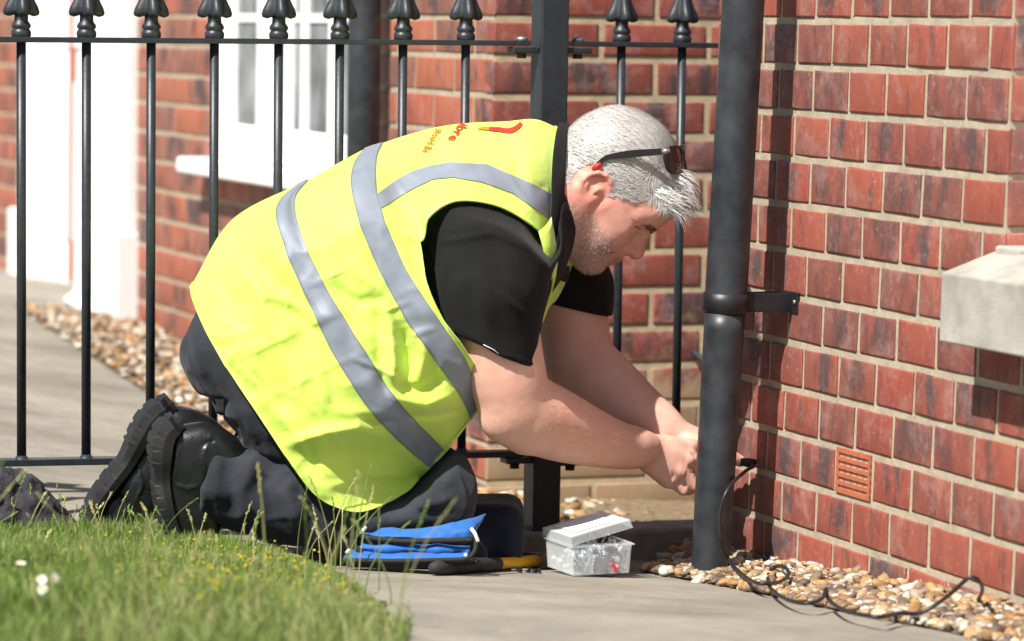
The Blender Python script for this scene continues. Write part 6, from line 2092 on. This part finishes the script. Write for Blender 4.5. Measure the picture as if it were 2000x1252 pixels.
q = lawn_pts(30000, (-1.6, 2.6, .25, 4.15)); n = len(q)
blades('grass', q, rng.uniform(.02, .055, n), rng.uniform(.002, .0035, n), np.abs(rng.normal(.4, .35, n)), grass_cols(n, q))
q = lawn_pts(16000, (-3.4, 2.0, -1.1, 5.4)); n = len(q)
blades('grass', q, rng.uniform(.02, .06, n), rng.uniform(.0025, .005, n), np.abs(rng.normal(.4, .35, n)), grass_cols(n, q))

# taller flowering stems with spikelets
def stems(name, spots, hts, leans):
    Vs_, Fs_, Cs_ = [], [], []
    nv = 0
    for (x, y), h, (lx_, ly_) in zip(spots, hts, leans):
        z = float(lawn_z(np.array([x]), np.array([y]))[0])
        t = np.linspace(0, 1, 8)[:, None]
        pth = np.array([x, y, z]) + np.array([0, 0, h]) * t * (1 - .08 * t) + np.array([lx_, ly_, 0]) * h * t ** 1.8
        col = np.array([.50, .49, .22]) * rng.uniform(.7, 1.25) if rng.random() < .6 else np.array([.22, .33, .08]) * rng.uniform(.8, 1.2)
        V, Fc = tube(pth, np.linspace(.0010, .0006, 8), 5, cap=False)
        Vs_.append(V); Fs_ += [tuple(i + nv for i in f) for f in Fc]; Cs_.append(np.tile(col, (len(V), 1))); nv += len(V)
        d_ = pth[-1] - pth[-3]; d_ /= np.linalg.norm(d_)
        ns_k = rng.integers(7, 13); top = h * rng.uniform(.16, .30)
        for k in range(ns_k):
            s_ = k / ns_k
            c = pth[-1] - d_ * top * (1 - s_)
            a = rng.uniform(0, 6.28); side_ = np.array([math.cos(a), math.sin(a), .0]); dirn = d_ * .85 + side_ * rng.uniform(.15, .5); dirn /= np.linalg.norm(dirn)
            ln_ = rng.uniform(.004, .0085); w_ = rng.uniform(.0008, .0015)
            s1 = np.cross(dirn, side_ + [.1, .2, .3]); s1 /= np.linalg.norm(s1) + 1e-9; s2 = np.cross(dirn, s1)
            pts = np.array([c, c + dirn * ln_ * .4 + s1 * w_, c + dirn * ln_ * .4 + s2 * w_, c + dirn * ln_ * .4 - s1 * w_, c + dirn * ln_ * .4 - s2 * w_, c + dirn * ln_])
            Vs_.append(pts); Cs_.append(np.tile(col * 1.25, (6, 1)))
            Fs_ += [tuple(i + nv for i in f) for f in ((0, 2, 1), (0, 3, 2), (0, 4, 3), (0, 1, 4), (5, 1, 2), (5, 2, 3), (5, 3, 4), (5, 4, 1))]; nv += 6
    return tag(mesh_obj(name, np.concatenate(Vs_), Fs_, MAT['grass'], colors=np.clip(np.concatenate(Cs_), 0, 1)), kind='stuff')
sp, hh, ll = [], [], []
# stems seen standing in front of the boots, the shin and the bag
for (x, y, h) in [(520, 1085, .10), (470, 1085, .09), (430, 1080, .11), (560, 1095, .12), (590, 1100, .10), (610, 1105, .14), (640, 1112, .15), (655, 1120, .12), (675, 1130, .13), (700, 1150, .15), (715, 1155, .10), (740, 1165, .13), (690, 1140, .18),
                  (350, 1075, .06), (395, 1080, .11), (280, 1075, .05), (240, 1070, .06), (190, 1072, .08), (120, 1068, .07), (60, 1070, .09), (20, 1075, .12), (540, 1092, .08), (500, 1090, .07), (625, 1112, .10), (665, 1118, .11), (765, 1190, .12), (648, 1125, .16), (600, 1110, .07), (580, 1108, .13)]:
    p = G(np.float64(x), np.float64(y)); sp.append((p[0], p[1])); hh.append(h); ll.append((rng.normal(.12, .25), rng.normal(0, .15)))
qq = lawn_pts(150, (-1.1, 4.3, .1, 5.5))
for p in qq[:95]: sp.append(tuple(p)); hh.append(rng.uniform(.045, .095)); ll.append((rng.normal(.1, .3), rng.normal(0, .2)))
qq = lawn_pts(26, (-.9, 3.5, .1, 4.4))
for p in qq: sp.append(tuple(p)); hh.append(rng.uniform(.10, .20)); ll.append((rng.normal(.1, .3), rng.normal(0, .2)))
stems('grass_stems', sp, hh, ll)

# yellow trefoil scattered through the lawn
MAT['petal_y'] = attr_mat('yellow_petals', 0.6, 60, 0, 0.001, 0.3, 0.3)
def trefoil(spots):
    Vs_, Fs_, Cs_ = [], [], []; nv = 0
    for (x, y) in spots:
        z = float(lawn_z(np.array([x]), np.array([y]))[0]) + rng.uniform(.012, .036)
        v = _iv[:12] if False else _iv
        s = rng.uniform(.0013, .0026)
        V = _iv * s * np.array([1, 1, .8]) * (1 + .25 * vnoise(_iv * 3 + nv, 2))[:, None] + np.array([x, y, z])
        Vs_.append(V); Cs_.append(np.tile(np.array([.72, .56, .015]) * rng.uniform(.75, 1.1), (len(V), 1)))
        Fs_.append(_if + nv); nv += len(V)
    return tag(mesh_obj('trefoil_flowers', np.concatenate(Vs_), np.concatenate(Fs_), MAT['petal_y'], colors=np.clip(np.concatenate(Cs_), 0, 1)), kind='stuff')
cl = G(rng.normal(455, 120, 210), np.clip(rng.normal(1170, 34, 210), 1105, 1250))
cl2 = G(rng.uniform(150, 700, 60), rng.uniform(1100, 1250, 60))
cl = np.concatenate([cl, cl2])[:, :2]; cl = cl[in_poly(cl[:, 0], cl[:, 1], LAWN)]
trefoil([tuple(p) for p in cl])

# daisies
MAT['petal_w'] = simple('white_petal', (.84, .84, .82), 0.6, 0.04, 60, 0)
MAT['disc'] = simple('yellow_disc', (.72, .42, .01), 0.8, 0.15, 400, 0.4, 900, 0.001)
MAT['stalk'] = simple('green_stalk', (.10, .18, .04), 0.7, 0.2, 60, 0)
for (x, y, yaw, tl, lab) in ((41, 1102, .3, .2, 'pale blurred daisy, highest and leftmost of the four in the lawn'), (81, 1133, .2, .9, 'white daisy just above the lowest daisy in the lawn'), (105, 1129, .9, 1.2, 'rightmost of the four white daisies in the lawn'), (83, 1151, -.2, 1.25, 'lowest of the four white daisies, facing the viewer')):
    p = G(np.float64(x), np.float64(y + 84), .0); c = P(np.float64(x), np.float64(y), p[1] - .005)
    r_ = empty('daisy', p, lab, 'daisy', 'daisies in the lawn')
    nrm = np.array([math.sin(yaw) * math.sin(tl), -math.cos(yaw) * math.sin(tl), math.cos(tl)])
    s1 = np.cross(nrm, [0.2, .3, .9]); s1 /= np.linalg.norm(s1); s2 = np.cross(nrm, s1)
    b = bmesh.new()
    npet = 16
    for k_ in range(npet):
        a = 2 * math.pi * k_ / npet + rng.normal(0, .06); dv = math.cos(a) * s1 + math.sin(a) * s2; sv_ = -math.sin(a) * s1 + math.cos(a) * s2
        L1 = rng.uniform(.0058, .0074); w = .0011
        vs = [b.verts.new(c + dv * .002 - sv_ * w * .5), b.verts.new(c + dv * .002 + sv_ * w * .5), b.verts.new(c + dv * L1 * .7 + sv_ * w + nrm * .0015), b.verts.new(c + dv * L1 + nrm * .002), b.verts.new(c + dv * L1 * .7 - sv_ * w + nrm * .0015)]
        b.faces.new(vs)
    pt_ = bm_obj('petals', b, MAT['petal_w'], r_); sm_ = pt_.modifiers.new('t', 'SOLIDIFY'); sm_.thickness = .0003
    V = _iv * np.array([.0025, .0025, .0025]); V = V[:, 0:1] * s1 + V[:, 1:2] * s2 + V[:, 2:3] * nrm * .6 + c + nrm * .001
    mesh_obj('disc', V, _if, MAT['disc'], r_)
    tube_obj('stalk', catmull([np.array(p) - [0, 0, .01], .5 * (np.array(p) + c) + [.002, 0, 0], c], 8), .0009, MAT['stalk'], r_, 6)
